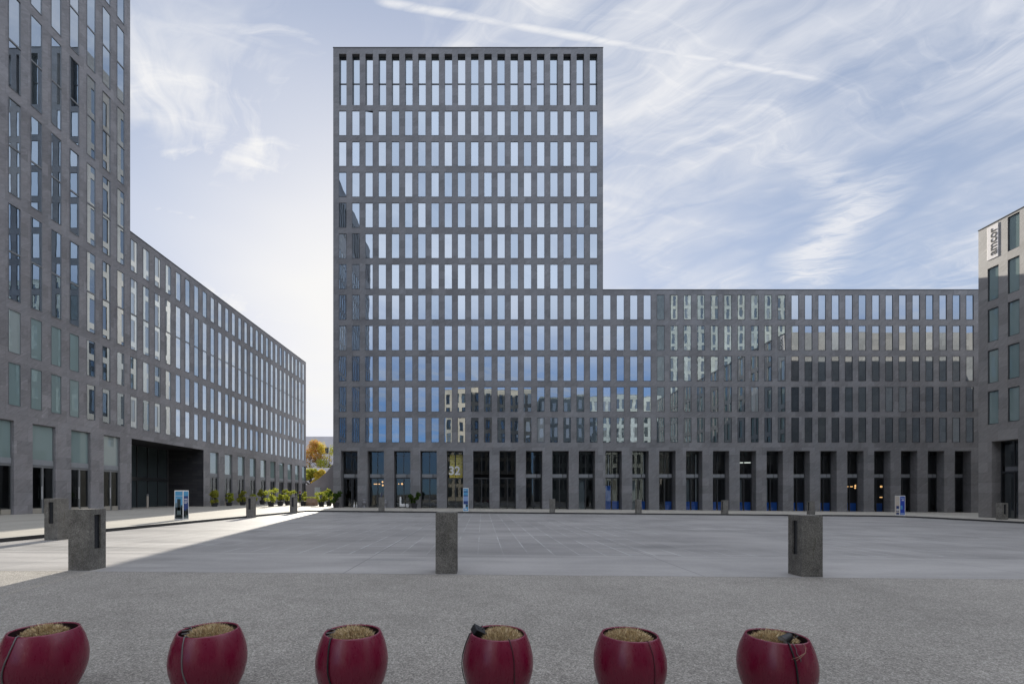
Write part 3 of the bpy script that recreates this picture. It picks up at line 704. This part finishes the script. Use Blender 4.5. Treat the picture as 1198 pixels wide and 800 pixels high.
# potted shrubs
M['pot_dark'] = plain('pot_anthracite', (.03,.03,.034), .5)
def shrub(label, x, Y, h, wdt, mat, seed, pot=.5, grp='potted shrubs along the left wing'):
    h *= 1.12; wdt *= 1.25
    r = random.Random(seed); xx = X(x, Y); t = thing('potted_shrub', label, 'potted plant', (xx, Y, gz(xx)), 0, grp)
    mb = MB(); pr = min(.38, wdt*.42); mb.lathe([(.01,0),(pr*.72,0),(pr,pot),(pr*.92,pot),(pr*.86,pot-.06),(.01,pot-.06)], 20); link('pot', mb.mesh('pot', M['pot_dark'], False), t)
    lob = [((r.uniform(-.42,.42)*wdt, r.uniform(-.42,.42)*wdt, pot+h*r.uniform(.1,.95)), (wdt*r.uniform(.12,.3),)*2+(h*r.uniform(.12,.24),)) for _ in range(9)]
    link('foliage', leaves('foliage', mat, lob, 900, .15, r), t)
    st = MB()
    for k in range(5): st.tube([(0,0,pot-.1), (r.uniform(-.1,.1)*wdt, r.uniform(-.1,.1)*wdt, pot+h*.3), (r.uniform(-.3,.3)*wdt, r.uniform(-.3,.3)*wdt, pot+h*.8)], [.02,.014,.006], 5)
    link('stem', st.mesh('stem', M['bark']), t)
def wallY(x): return 29.5*F/(PX-x)
for q in ((251,0,1.1,.9,'leaf_olive','olive shrub in a pot at the first doorway after the dark recess'), (268,0,.95,.9,'leaf_lime','pale shrub in a pot at the second doorway after the dark recess'),
          (284,0,1.2,.9,'leaf_olive','tall loose shrub in a pot just left of the last left bollard'), (296,0,.8,.8,'leaf_lime','small shrub showing behind the left row bollard'), (307,0,1.2,.9,'leaf_olive','dark shrub in a pot behind the big lime one'),
          (317,54,1.25,1.5,'leaf_lime','big lime shrub with drooping side in a dark pot on sunlit paving'), (328,57,.7,.9,'leaf_lime','low lime shrub right beside the big drooping one'), (336.5,60,1.2,1.2,'leaf_lime','lime shrub just left of the corner bollard'),
          (354.5,57,1.1,.9,'leaf_lime','lime shrub close behind the standing person'), (376,56.5,1.1,1.2,'leaf_lime','lime shrub in a dark pot right of the cafe benches'), (385,59,1.35,1.2,'leaf_lime','lime shrub squeezed beside the big dark green plant'),
          (393,52.0,1.25,1.2,'leaf_green','large dark green plant in a tub at the foot of the tower corner'), (484.5,51.8,1.05,.95,'leaf_green','round green shrub in a tub between the third and fourth doorways')):
    shrub(q[5], q[0], q[1] or wallY(q[0]), q[2], q[3], M[q[4]], int(q[0]), .55 if q[0] > 300 else .4)
# cafe benches with flower boxes
M['wood'] = plain('pale_wood', (.42,.30,.24), .6, .3, var=.2)
for (x, lab) in ((361, 'pale wooden cafe bench nearer the person'), (367.5, 'pale wooden cafe bench nearer the tower')):
    t = thing('bench', lab, 'bench', (X(x, 57.5), 57.5, gz(-20)), 0, 'cafe benches in the gap')
    mb = MB(); mb.box((-.32,-.25,.44), (.32,.25,.5)); link('seat', mb.mesh('seat', M['wood']), t)
    mb = MB(); mb.box((-.32,.2,.5), (.32,.25,.95)); link('backrest', mb.mesh('backrest', M['wood']), t)
    for sx in (-.28, .24):
        for sy in (-.22, .18): mb = MB(); mb.box((sx,sy,0), (sx+.05,sy+.05,.44)); link('leg', mb.mesh('leg', M['wood']), t)
t = thing('hedge_box', 'long lime hedge in a low wooden box behind the cafe benches', 'planter', (X(363.5, 58.6), 58.6, gz(-20)))
mb = MB(); mb.box((-.85,-.2,0), (.85,.2,.55)); link('box', mb.mesh('box', M['wood']), t)
r = random.Random(4); link('hedge', leaves('hedge', M['leaf_lime'], [((x_*.2,0,.85),(.25,.22,.28)) for x_ in range(-4,5)], 900, .13, r), t)
# small things by the tower's doors
def lantern(x, label):
    t = thing('lantern', label, 'lantern', (X(x, 53.2), 53.2, gz(X(x,53.2))), 0, 'white lanterns by the first doorway')
    mb = MB(); mb.lathe([(.01,0),(.09,0),(.09,.26),(.03,.36),(.025,.62),(.01,.64)], 12); link('body', mb.mesh('body', M['white']), t)
    mb = MB(); mb.lathe([(.03,.64),(.035,.67),(.01,.7)], 10); link('cap', mb.mesh('cap', M['metal']), t)
lantern(414.4, 'left one of two slim white lanterns in the first doorway'); lantern(417.4, 'right one of two slim white lanterns in the first doorway')
t = thing('chair', 'white high backed lounge chair in the third doorway', 'chair', (X(471, 53.5), 53.5, gz(-9)))
mb = MB(); mb.box((-.3,-.3,.12), (.3,.3,.45)); link('seat', bevel(mb.mesh('seat', M['white']), .03), t)
mb = MB(); mb.box((-.3,-.28,.45), (-.12,.28,1.25)); link('backrest', bevel(mb.mesh('backrest', M['white']), .03), t)
for sx in (-.27,.22):
    for sy in (-.27,.22): mb = MB(); mb.box((sx,sy,0), (sx+.05,sy+.05,.12)); link('leg', mb.mesh('leg', M['metal']), t)
t = thing('stool', 'white cube stool beside the lounge chair', 'stool', (X(477, 53.6), 53.6, gz(-8.5)))
mb = MB(); mb.box((-.2,-.2,.06), (.2,.2,.44)); link('seat', bevel(mb.mesh('seat', M['white']), .03), t)
mb = MB(); mb.box((-.16,-.16,0), (.16,.16,.06)); link('base', mb.mesh('base', M['metal']), t)
for (x, lab, hh) in ((426, 'grey stone urn before the pier between first and second doorway', .95), (450.3, 'grey stone urn half hidden behind a bollard', .9)):
    t = thing('urn', lab, 'urn', (X(x, 52.4), 52.4, gz(X(x,52.4))), 0, 'stone urns by the tower doors')
    mb = MB(); mb.lathe([(.01,0),(.17,0),(.17,.06),(.08,.14),(.08,.3),(.2,.5),(.22,.62),(.12,.72),(.01,.72)], 18); link('body', mb.mesh('body', plain('urn_stone', (.22,.22,.23), .8)), t)
    mb = MB(); mb.lathe([(.05,.72),(.17,hh-.06),(.15,hh),(.01,hh)], 14); link('lid', mb.mesh('lid', plain('urn_lid', (.28,.28,.29), .8)), t)
# post in the recess
t = thing('post_lamp', 'slim pale post standing in the dark entrance recess', 'post', (-32.8, 32.8*F/(PX-172.5), gz(-33)))
mb = MB(); mb.lathe([(.01,0),(.1,0),(.1,1.15),(.01,1.15)], 16); link('post', mb.mesh('post', plain('post_beige', (.45,.4,.34), .6)), t)
mb = MB(); mb.lathe([(.06,1.15),(.06,1.2),(.11,1.2),(.11,1.32),(.01,1.34)], 16); link('cap', mb.mesh('cap', M['metal_light']), t)

# ------------------------------------------------------------------ bollards
def mat_bollard():
    m, nt, out = newmat('washed_concrete'); b = N(nt); o = b.obj()
    vo = b.n('ShaderNodeTexVoronoi'); b.set(vo.inputs['Vector'], o); vo.inputs['Scale'].default_value = 70
    f = b.sep(vo.outputs['Color'])[0]; g = b.noise(o, 2.5, 5, .65)
    c = b.mix(b.math('POWER', f, 1.4), (.125,.119,.107), (.27,.258,.232))
    c = b.vmath('SCALE', c, b.map(g, .3, .7, .7, 1.2))
    stn = b.noise(b.vmath('MULTIPLY', o, (6,6,.7)), 1.4, 4, .6)
    c = b.mix(b.map(stn, .55, .72, 0, .35), c, (.075,.065,.035))
    b.pbr(out, c, .85, .25, b.bump(f, .003)); return m
M['bollard'] = mat_bollard()
M['lens'] = plain('light_lens', (.018,.02,.024), .25, .5)
BW, BH = .46, 1.335
mb = MB()
grid_face(mb, Matrix.Translation((-BW/2, -BW/2, 0)), BW, -.3, BH, [(.145, .315, .46, 1.21, .04)])
h = BW/2
mb.face([(h,-h,-.3),(h,h,-.3),(h,h,BH),(h,-h,BH)]); mb.face([(-h,-h,-.3),(-h,h,-.3),(-h,h,BH),(-h,-h,BH)]); mb.face([(-h,h,-.3),(h,h,-.3),(h,h,BH),(-h,h,BH)]); mb.face([(-h,-h,BH),(h,-h,BH),(h,h,BH),(-h,h,BH)])
body = mb.mesh('body', M['bollard'])
bm = bmesh.new(); bm.from_mesh(body); bmesh.ops.recalc_face_normals(bm, faces=bm.faces)
bmesh.ops.bevel(bm, geom=[e for e in bm.edges if len(e.link_faces) == 2 and e.calc_face_angle(0) > 1 and max(v.co.z for v in e.verts) > BH-.01], offset=.012, segments=2, affect='EDGES'); bm.to_mesh(body); bm.free()
ln = MB(); ln.box((-.083,-h+.035,.462), (.083,-h+.05,1.208)); lens = ln.mesh('light_slot', M['lens'])
lv = MB()
for k in range(6): lv.box((-.083,-h+.014,.50+k*.12), (.083,-h+.034,.512+k*.12))
louv = lv.mesh('louvre', M['metal'])
bproto = None
def bollard(x, Y, rz, label, z):
    global bproto
    if bproto is None:
        bproto = thing('bollard', label, 'bollard', (x, Y, z), rz, 'square stone bollards round the plaza')
        link('body', body, bproto); s_ = link('light_slot', lens, bproto); pass
    else:
        o = copy_tree(bproto); o.location = (x, Y, z); o.rotation_euler = (0, 0, rz); o['label'] = label
NB = 10.2+BW/2
bollard(-8.76, NB, R(90), 'large near bollard at the left, sunlit paving behind it, slot on its right side', gz(-8.4)+PLZ)
bollard(-.78, NB, R(180), 'near bollard in the middle, showing only its plain front', gz(-.8)+PLZ)
bollard(7.17, NB, R(-90), 'near bollard at the right with the dark slot on its left side', gz(7.1)+PLZ)
for (x, yb, rz, lab) in ((59.5, 627, 0, 'bollard half behind the near left one, slot facing front'), (291.8, 603.2, 0, 'bollard on the left kerb before the potted shrubs'), (342.3, 598.6, 0, 'bollard at the kerb corner beside the standing person')):
    g = gz(-16.3); Y = (HC-g)*F/(yb-PY); bollard(X(x, Y), Y+BW/2, rz, lab, g-.02)
for (x, lab) in ((446.3, 'far bollard in front of the second tower doorway'), (646.2, 'far bollard left of the striped eighth tower doorway'), (747, 'far bollard in front of the second wing doorway'), (848, 'far bollard in front of the fifth wing doorway'), (949, 'far bollard in front of the eighth wing doorway, slot on its left')):
    Y = KY+.25; xx = X(x, Y); bollard(xx, Y+BW/2-.2, R(-90) if x > 800 else R(180), lab, gz(xx)-.09)
xx = X(1172, 36.2); bollard(xx, 36.2, 0, 'bollard at the right edge before the grey block', gz(xx)-.05)

# ------------------------------------------------------------------ advertising pillars
def ad_pillar(x, Y, hgt, cols, label, seed):
    r = random.Random(seed); xx = X(x, Y); t = thing('advertising_pillar', label, 'advertising pillar', (xx, Y, gz(xx)), 0, 'advertising pillars on the kerb')
    s = .25
    mb = MB(); mb.box((-s+.02,-s+.02,0), (s-.02,s-.02,hgt)); link('body', mb.mesh('body', cols[0]), t)
    mb = MB()
    for sx in (-s, s-.035):
        for sy in (-s, s-.035): mb.box((sx,sy,0), (sx+.035,sy+.035,hgt+.02))
    for (a, c) in ((0,.07),(hgt-.04,hgt+.025)): mb.box((-s+.035,-s+.004,a), (s-.035,-s+.034,c)); mb.box((s-.034,-s+.035,a), (s-.004,s-.035,c)); mb.box((-s+.004,-s+.035,a), (-s+.034,s-.035,c))
    link('frame', mb.mesh('frame', M['white']), t)
    for fi, (rz, spec) in enumerate(((0, cols[1]), (R(90), cols[2]), (R(-90), cols[3]))):
        base, items = spec; mb = MB(); mats = [base]; w_ = s-.036
        mb.box((-w_,-s+.008,.07), (w_,-s+.021,hgt-.04), 0)
        for (u0, u1, v0, v1, mt) in items:
            if mt not in mats: mats.append(mt)
            mb.box((-w_+2*w_*u0,-s+.003,.07+(hgt-.11)*v0), (-w_+2*w_*u1,-s+.009,.07+(hgt-.11)*v1), mats.index(mt))
        link('poster', mb.mesh('poster', mats), t, (0,0,0), (0,0,rz))
c_sky = plain('poster_sky', (.10,.33,.55), .4); c_sky2 = plain('poster_light_sky', (.18,.45,.62), .4); c_navy = plain('poster_navy', (.03,.06,.20), .4); c_dark = plain('poster_dark', (.03,.045,.05), .4); c_w = plain('poster_white', (.62,.64,.68), .4); c_g = plain('poster_city', (.11,.15,.16), .4); c_cream = plain('poster_cream', (.62,.55,.47), .5); c_royal = plain('poster_royal', (.03,.07,.42), .4); c_pale = plain('poster_pale_blue', (.25,.36,.6), .4)
city = (c_sky, [(0,1,0,.16,c_dark),(0,1,.16,.42,c_g),(.28,.72,.3,.72,c_dark),(.05,.22,.16,.58,c_g),(.78,.95,.16,.5,c_dark),(0,1,.83,.845,c_w),(.1,.9,.07,.11,c_w),(.2,.24,.3,.75,c_w)])
text = (c_navy, [(0,1,.83,1,c_sky),(.15,.8,.70,.735,c_w),(.15,.9,.645,.665,c_w),(.15,.9,.60,.62,c_w),(.15,.7,.555,.575,c_w),(.05,.95,.0,.3,c_g),(.1,.45,.08,.3,c_w),(.55,.9,.12,.36,c_dark),(.1,.9,.06,.075,c_w)])
plainf = (c_navy, [(.2,.8,.7,.73,c_w),(.2,.7,.6,.62,c_w)])
ad_pillar(212.5, 26.9, 1.66, (c_navy, city, text, plainf), 'blue city picture pillar on the left kerb, its shadow on the paving', 1)
mid = (c_sky, [(0,1,.84,.88,c_navy),(0,1,.66,.70,c_navy),(.05,.95,.44,.66,c_pale),(0,1,.30,.44,c_navy),(.05,.45,.12,.30,c_w),(.5,.95,.18,.28,c_dark),(.2,.8,.04,.1,c_w),(.15,.6,.91,.93,c_w)])
ad_pillar(545, 43.5, 2.15, (c_navy, mid, plainf, plainf), 'slim light blue picture pillar before the tower, right of door 32', 2)
blu = (c_royal, [(.15,.85,.88,.94,c_pale),(.35,.8,.76,.84,c_w),(.1,.9,.03,.1,c_pale),(.1,.5,.3,.5,c_sky)])
crm = (c_cream, [(.25,.9,.33,.48,c_navy),(.35,.8,.2,.33,c_w),(.2,.9,.18,.22,c_navy),(.25,.9,.02,.12,c_navy),(0,1,.0,.02,c_w),(.3,.9,.8,.815,c_w),(.3,.9,.72,.735,c_w)])
ad_pillar(1053, 42.6, 1.78, (c_royal, blu, plainf, crm), 'royal blue pillar with one cream side on the right kerb', 3)

# ------------------------------------------------------------------ person by the corner bollard
def person(x, Y):
    xx = X(x, Y); r_ = gz(xx)
    sk = [((0,0,.95),.13),((0,0,1.15),.125),((0,0,1.36),.14),((0,0,1.47),.06),((0,-.01,1.56),.07),((0,-.01,1.66),.085),
          ((-.09,0,.88),.09),((-.1,-.02,.5),.065),((-.11,.05,.1),.045),((-.11,-.1,.04),.035),((.09,0,.88),.09),((.1,.03,.5),.065),((.11,.02,.1),.045),((.12,-.13,.04),.035),
          ((-.19,0,1.38),.06),((-.24,.02,1.12),.045),((-.22,-.1,.9),.036),((-.215,-.13,.82),.03),((.19,0,1.38),.06),((.24,.02,1.12),.045),((.22,-.1,.9),.036),((.215,-.13,.82),.03)]
    ed = [(0,1),(1,2),(2,3),(3,4),(4,5),(0,6),(6,7),(7,8),(8,9),(0,10),(10,11),(11,12),(12,13),(2,14),(14,15),(15,16),(16,17),(2,18),(18,19),(19,20),(20,21)]
    me = bpy.data.meshes.new('skeleton'); me.from_pydata([s[0] for s in sk], ed, []); o = bpy.data.objects.new('skeleton', me); COL.objects.link(o)
    m1 = o.modifiers.new('skin', 'SKIN'); m1.use_smooth_shade = True; m2 = o.modifiers.new('sub', 'SUBSURF'); m2.levels = 2; m2.render_levels = 2
    for i, s in enumerate(sk): me.skin_vertices[0].data[i].radius = (s[1], s[1]*.8); me.skin_vertices[0].data[i].use_root = (i == 0)
    bpy.context.view_layer.update(); bod = bpy.data.meshes.new_from_object(o.evaluated_get(bpy.context.evaluated_depsgraph_get())); bpy.data.objects.remove(o)
    bod.materials.clear(); skin, coat, trs = plain('skin', (.45,.28,.2), .6), plain('dark_coat', (.02,.02,.025), .8), plain('dark_trousers', (.025,.027,.035), .8)
    for mt in (coat, trs, skin): bod.materials.append(mt)
    for f in bod.polygons: z = f.center.z; f.material_index = 2 if (z > 1.48 or (z < .86 and abs(f.center.x) > .18)) else (1 if z < .85 else 0)
    t = thing('person', 'person in dark clothes standing behind the corner bollard', 'person', (xx, Y, r_))
    link('body', bod, t)
    hb = MB(); hb.lathe([(.01,.115),(.07,.095),(.1,.04),(.098,-.03),(.09,-.06)], 14, 0, (0,.015,1.68)); link('hair', hb.mesh('hair', plain('hair_brown', (.16,.05,.03), .7), True), t)
person(351, 54.5)

# ------------------------------------------------------------------ burgundy pots in the foreground
def mat_pot():
    m, nt, out = newmat('burgundy_lacquer'); b = N(nt); o = b.obj()
    g = b.noise(o, 3, 4, .6); sc_ = b.noise(b.vmath('MULTIPLY', o, (1,1,.25)), 40, 3, .7)
    c = b.mix(g, (.145,.003,.024), (.18,.006,.032))
    dst = b.noise(b.vmath('ADD', o, b.vmath('SCALE', b.comb(1.0, 1.0, 0.0), b.math('MULTIPLY', b.n('ShaderNodeObjectInfo').outputs['Random'], 9.0))), 55, 2, .6)
    drip = b.noise(b.vmath('MULTIPLY', o, (16, 16, .8)), 1.6, 5, .65)
    c = b.mix(b.map(drip, .56, .78, 0, .16), c, (.26,.16,.15))
    c = b.mix(b.map(dst, .74, .80, 0, .5), c, (.42,.30,.27))
    c = b.mix(b.map(b.math('ADD', b.sep(o)[2], b.math('MULTIPLY', drip, .1)), .15, .02, 0, .35), c, (.14,.10,.09))
    c = b.mix(b.map(sc_, .66, .8, 0, .14), c, (.3,.2,.18))
    b.pbr(out, c, b.map(sc_, .3, .7, .24, .36), .5, b.bump(b.noise(o, 9, 3), .0012), Coat_Weight=.05, Coat_Roughness=.25); return m
M['pot'] = mat_pot()
M['pot_inside'] = plain('pot_inside', (.03,.012,.014), .7)
M['soil'] = plain('soil', (.035,.026,.018), .95, .1, var=.4, scale=30, bump=.01)
PH = .56
prof = [(.01,0),(.17,0),(.195,.012),(.232,.07),(.272,.16),(.294,.25),(.299,.32),(.292,.39),(.272,.47),(.248,.53),(.236,.553),(.232,.56),(.222,.56),(.218,.552)]
def prof_r(z):
    for (r0, z0), (r1, z1) in zip(prof, prof[1:]):
        if z0 <= z <= z1 and z1 > z0: return r0+(r1-r0)*(z-z0)/(z1-z0)
    return .23
shell = MB(); shell.lathe(prof, 72); shell_me = shell.mesh('shell', M['pot'], True)
ins = MB(); ins.lathe([(.218,.552),(.228,.5),(.24,.44)], 72); ins_me = ins.mesh('liner', M['pot_inside'], True)
so_ = MB(); so_.lathe([(.236,.455),(.2,.48),(.1,.5),(.003,.505)], 40); soil_me = so_.mesh('soil', M['soil'], True)
def straw_mat():
    m, nt, out = newmat('dry_straw'); b = N(nt); a = b.n('ShaderNodeAttribute', attribute_name='rnd').outputs['Fac']
    r_ = b.n('ShaderNodeValToRGB'); cr = r_.color_ramp
    cr.elements[0].color = (.20,.12,.07,1); cr.elements[1].color = (.95,.82,.54,1); e = cr.elements.new(.35); e.color = (.48,.33,.19,1); e = cr.elements.new(.7); e.color = (.60,.48,.26,1); b.set(r_.inputs[0], a)
    b.pbr(out, r_.outputs[0], .8, .2); return m
M['straw'] = straw_mat()
def straw(seed, ox, oy, rx, ry, n=6500, green=0):
    r = random.Random(seed); vs, fs, val = [], [], []
    for _ in range(n):
        a = r.uniform(0,6.283); q = math.sqrt(r.random()); x = ox+math.cos(a)*q*rx; y = oy+math.sin(a)*q*ry
        if math.hypot(x, y) > .205: continue
        l = r.uniform(.03,.07)*(1.05-.4*q*q); lean = Vector((r.gauss(0,.75)+math.cos(a)*q*.4, r.gauss(0,.75)+math.sin(a)*q*.4, 1)).normalized()
        p0 = Vector((x, y, .50+.04*(1-q*q)+r.uniform(-.012,.012))); p1 = p0+lean*l*.6; l2 = (lean+Vector((r.gauss(0,.5), r.gauss(0,.5), r.gauss(-.1,.4)))).normalized(); p2 = p1+l2*l*.6
        sd_ = Vector((r.gauss(0,1), r.gauss(0,1), 0)).normalized()*r.uniform(.0016,.0034); o_ = len(vs)
        vs += [tuple(p0-sd_), tuple(p0+sd_), tuple(p1+sd_), tuple(p1-sd_), tuple(p2)]; fs += [[o_,o_+1,o_+2,o_+3],[o_+3,o_+2,o_+4]]
        k = min(1, max(0, r.gauss(.55,.28))); val += [k, k]
    me = bpy.data.meshes.new('dry_grass'); me.from_pydata(vs, [], fs); me.materials.append(M['straw']); at = me.attributes.new('rnd', 'FLOAT', 'FACE'); at.data.foreach_set('value', val); return me
pots = [(51, 735.5, 'burgundy pot cut by the left edge of the picture'), (244.5, 735.7, 'burgundy pot with a thin cable looped over its left rim'), (411.5, 738.4, 'burgundy pot standing left of the middle bollard, dark cable down its front'),
        (582, 739.3, 'burgundy pot with a black fitting clipped to its left rim'), (736.5, 741.2, 'burgundy pot with small scuffs, no cable over its rim'), (908, 743.3, 'burgundy pot at the right end, a lamp lying on its straw')]
gl_ = ['straw mound in the pot at the left edge', 'straw mound in the pot with the looped cable', 'greenish dry mound in the pot left of the middle bollard', 'straw mound beside the black fitting', 'full straw mound in the scuffed pot', 'sunken straw mound under the small lamp']
grass_at = [(.02,-.01,.15,.13), (.015,0,.165,.15), (.0,.0,.17,.15), (.035,0,.165,.17), (-.01,0,.185,.17), (-.02,.0,.17,.15)]
POT = []
p0 = None
for i, (x, y, lab) in enumerate(pots):
    g = 0.0
    for _ in range(4): Yp = (HC-(g+PLZ+PH))*F/(y-PY); xx = X(x, Yp); g = gz(xx)
    z = g+PLZ
    if p0 is None:
        p0 = thing('planter', lab, 'planter', (xx, Yp, z), 0, 'burgundy pots in a row'); link('shell', shell_me, p0); link('liner', ins_me, p0); link('soil', soil_me, p0)
        t = p0
    else: t = copy_tree(p0); t.location = (xx, Yp, z); t['label'] = lab
    t.rotation_euler = (rng.uniform(-.012,.012), rng.uniform(-.012,.012), rng.uniform(0,6))
    POT.append((xx, Yp, z))
    tag(link('dry_grass', straw(20+i, *grass_at[i]), None, (xx, Yp, z)), gl_[i], 'dry grass', 'dry grass in the burgundy pots')
def cable(i, ang, mat, label, r=.0045, start=(.0,.0), down=-.01, wob=.02, curl=0):
    """a cable from the soil over the rim and down the pot's side; ang 0 = towards the camera, + to the right"""
    xx, Yp, z = POT[i]; a0 = math.atan2(-Yp, -xx)+R(ang); pts = []
    pts += [(start[0]+.5*.12*math.cos(a0), start[1]+.5*.12*math.sin(a0), .49), (math.cos(a0)*.19, math.sin(a0)*.19, .535), (math.cos(a0)*.222, math.sin(a0)*.222, .566), (math.cos(a0)*.238, math.sin(a0)*.238, .562)]
    n = 14
    for k in range(1, n+1):
        zz = .55+(down+.0-.55)*k/n; zz = max(.004, zz); aa = a0+wob*math.sin(k*.7)+curl*k/n; rr = prof_r(zz)+r*1.2; pts.append((math.cos(aa)*rr, math.sin(aa)*rr, zz))
    mb = MB(); mb.tube(pts, r, 7); tag(link('cable', mb.mesh('cable', mat, True), None, (xx, Yp, z)), label, 'cable', 'cables hanging from the pots')
c_grey = plain('cable_grey', (.14,.13,.13), .45); c_blk = plain('cable_black', (.01,.01,.011), .45)
cable(0, -42, c_grey, 'grey cable down the left side of the pot at the left edge', .0055, curl=-.35)
cable(1, -46, c_grey, 'grey cable from the looped rim down the second pot', .0055, curl=.42)
cable(2, -44, c_blk, 'black cable down the front left of the third pot', .0062, curl=.35)
cable(3, -78, c_blk, 'black cable down the far left side of the fourth pot', .0042, curl=-.1)
cable(3, 24, c_blk, 'thin dark cable down the right front of the fourth pot', .0036, curl=.12)
cable(4, 38, c_blk, 'dark cable barely showing on the right front of the fifth pot', .0024, curl=.1)
cable(5, 22, c_blk, 'thick black cable down the right front of the last pot', .007, curl=.28)
cable(5, 30, c_grey, 'short pale string over the rim of the last pot beside the thick cable', .003, down=.44, curl=.1)
for (i, lab) in ((1, 'small coil of grey cable on the left rim of the second pot'), (2, 'small coil of grey cable inside the left rim of the third pot')):
    xx, Yp, z = POT[i]; mb = MB(); mb.tube([(-.165+.035*math.cos(a*.42), -.04+.035*math.sin(a*.42), .52+.0018*a) for a in range(38)], .0035, 6)
    tag(link('cable_coil', mb.mesh('cable_coil', c_grey, True), None, (xx, Yp, z)), lab, 'cable', 'cables hanging from the pots')
xx, Yp, z = POT[5]; mb = MB()
for (dx, dz) in ((-.05,-.085),(-.085,-.075)): 
    mb = MB(); mb.tube([(.075,-.215,.566),(.078,-.25,.545),(.06,-.275,.51),(.02+dx*.3,-.292,.55+dz*.9),(.02+dx,-.297,.54+dz)], .002, 5)
    tag(link('dry_root', mb.mesh('dry_root', M['straw'] if False else plain('pale_fibre', (.35,.22,.15), .8), True), None, (xx, Yp, z)), 'pale fibre curling over the front rim of the last pot', 'fibre', 'pale fibres on the last pot')
# small spot lamps lying in the pots
def spot(i, loc, rot, label, s=1.0, head=None):
    xx, Yp, z = POT[i]; t = thing('spot_lamp', label, 'lamp', (xx+loc[0], Yp+loc[1], z+loc[2])); t.rotation_euler = rot
    mb = MB(); mb.lathe([(.004,-.05*s),(.026*s,-.045*s),(.036*s,.0),(.042*s,.05*s),(.044*s,.055*s)], 20); link('housing', mb.mesh('housing', c_blk, True), t)
    mb = MB(); mb.lathe([(.044*s,.055*s),(.036*s,.048*s),(.003,.046*s)], 20); link('lens', mb.mesh('lens', plain('lamp_lens', (.55,.6,.62), .3, .5), True), t)
    mb = MB(); mb.tube([(.045*s,0,-.02*s),(.05*s,0,-.07*s),(0,0,-.085*s),(-.05*s,0,-.07*s),(-.045*s,0,-.02*s)], .005*s, 6); link('bracket', mb.mesh('bracket', c_blk), t)
spot(5, (.015,-.12,.578), Vector((-.85,-.25,-.35)).to_track_quat('Z','Y').to_euler(), 'small dark spot lamp lying on the straw of the last pot', .95)
xx, Yp, z = POT[3]; t = thing('clip_lamp', 'black clip fitting with spiky fins on the left rim of the fourth pot', 'lamp', (xx-.165, Yp+.02, z+.56))
mb = MB(); mb.box((-.05,-.06,-.03), (.06,.05,.035), 0, Euler((.3,.5,.4)).to_matrix().to_4x4()); link('housing', bevel(mb.mesh('housing', c_blk), .008), t)
mb = MB()
for k in range(9): 
    a = k*.7; mb.tube([(0,0,0),(.05*math.cos(a),.05*math.sin(a),.03+.02*math.sin(k*2.1))], [.006,.003], 5)
link('fin', mb.mesh('fin', c_blk), t)

# ------------------------------------------------------------------ render settings
vs_ = sc.view_settings; vs_.view_transform = 'Standard'; vs_.look = 'None'; vs_.gamma = 1; vs_.exposure = 1.22; vs_.use_curve_mapping = False
sc.render.engine = 'CYCLES'; cy = sc.cycles
cy.max_bounces = 8; cy.diffuse_bounces = 3; cy.glossy_bounces = 4; cy.transparent_max_bounces = 12; cy.caustics_reflective = False; cy.caustics_refractive = False
cy.use_denoising = True; cy.sample_clamp_indirect = 6
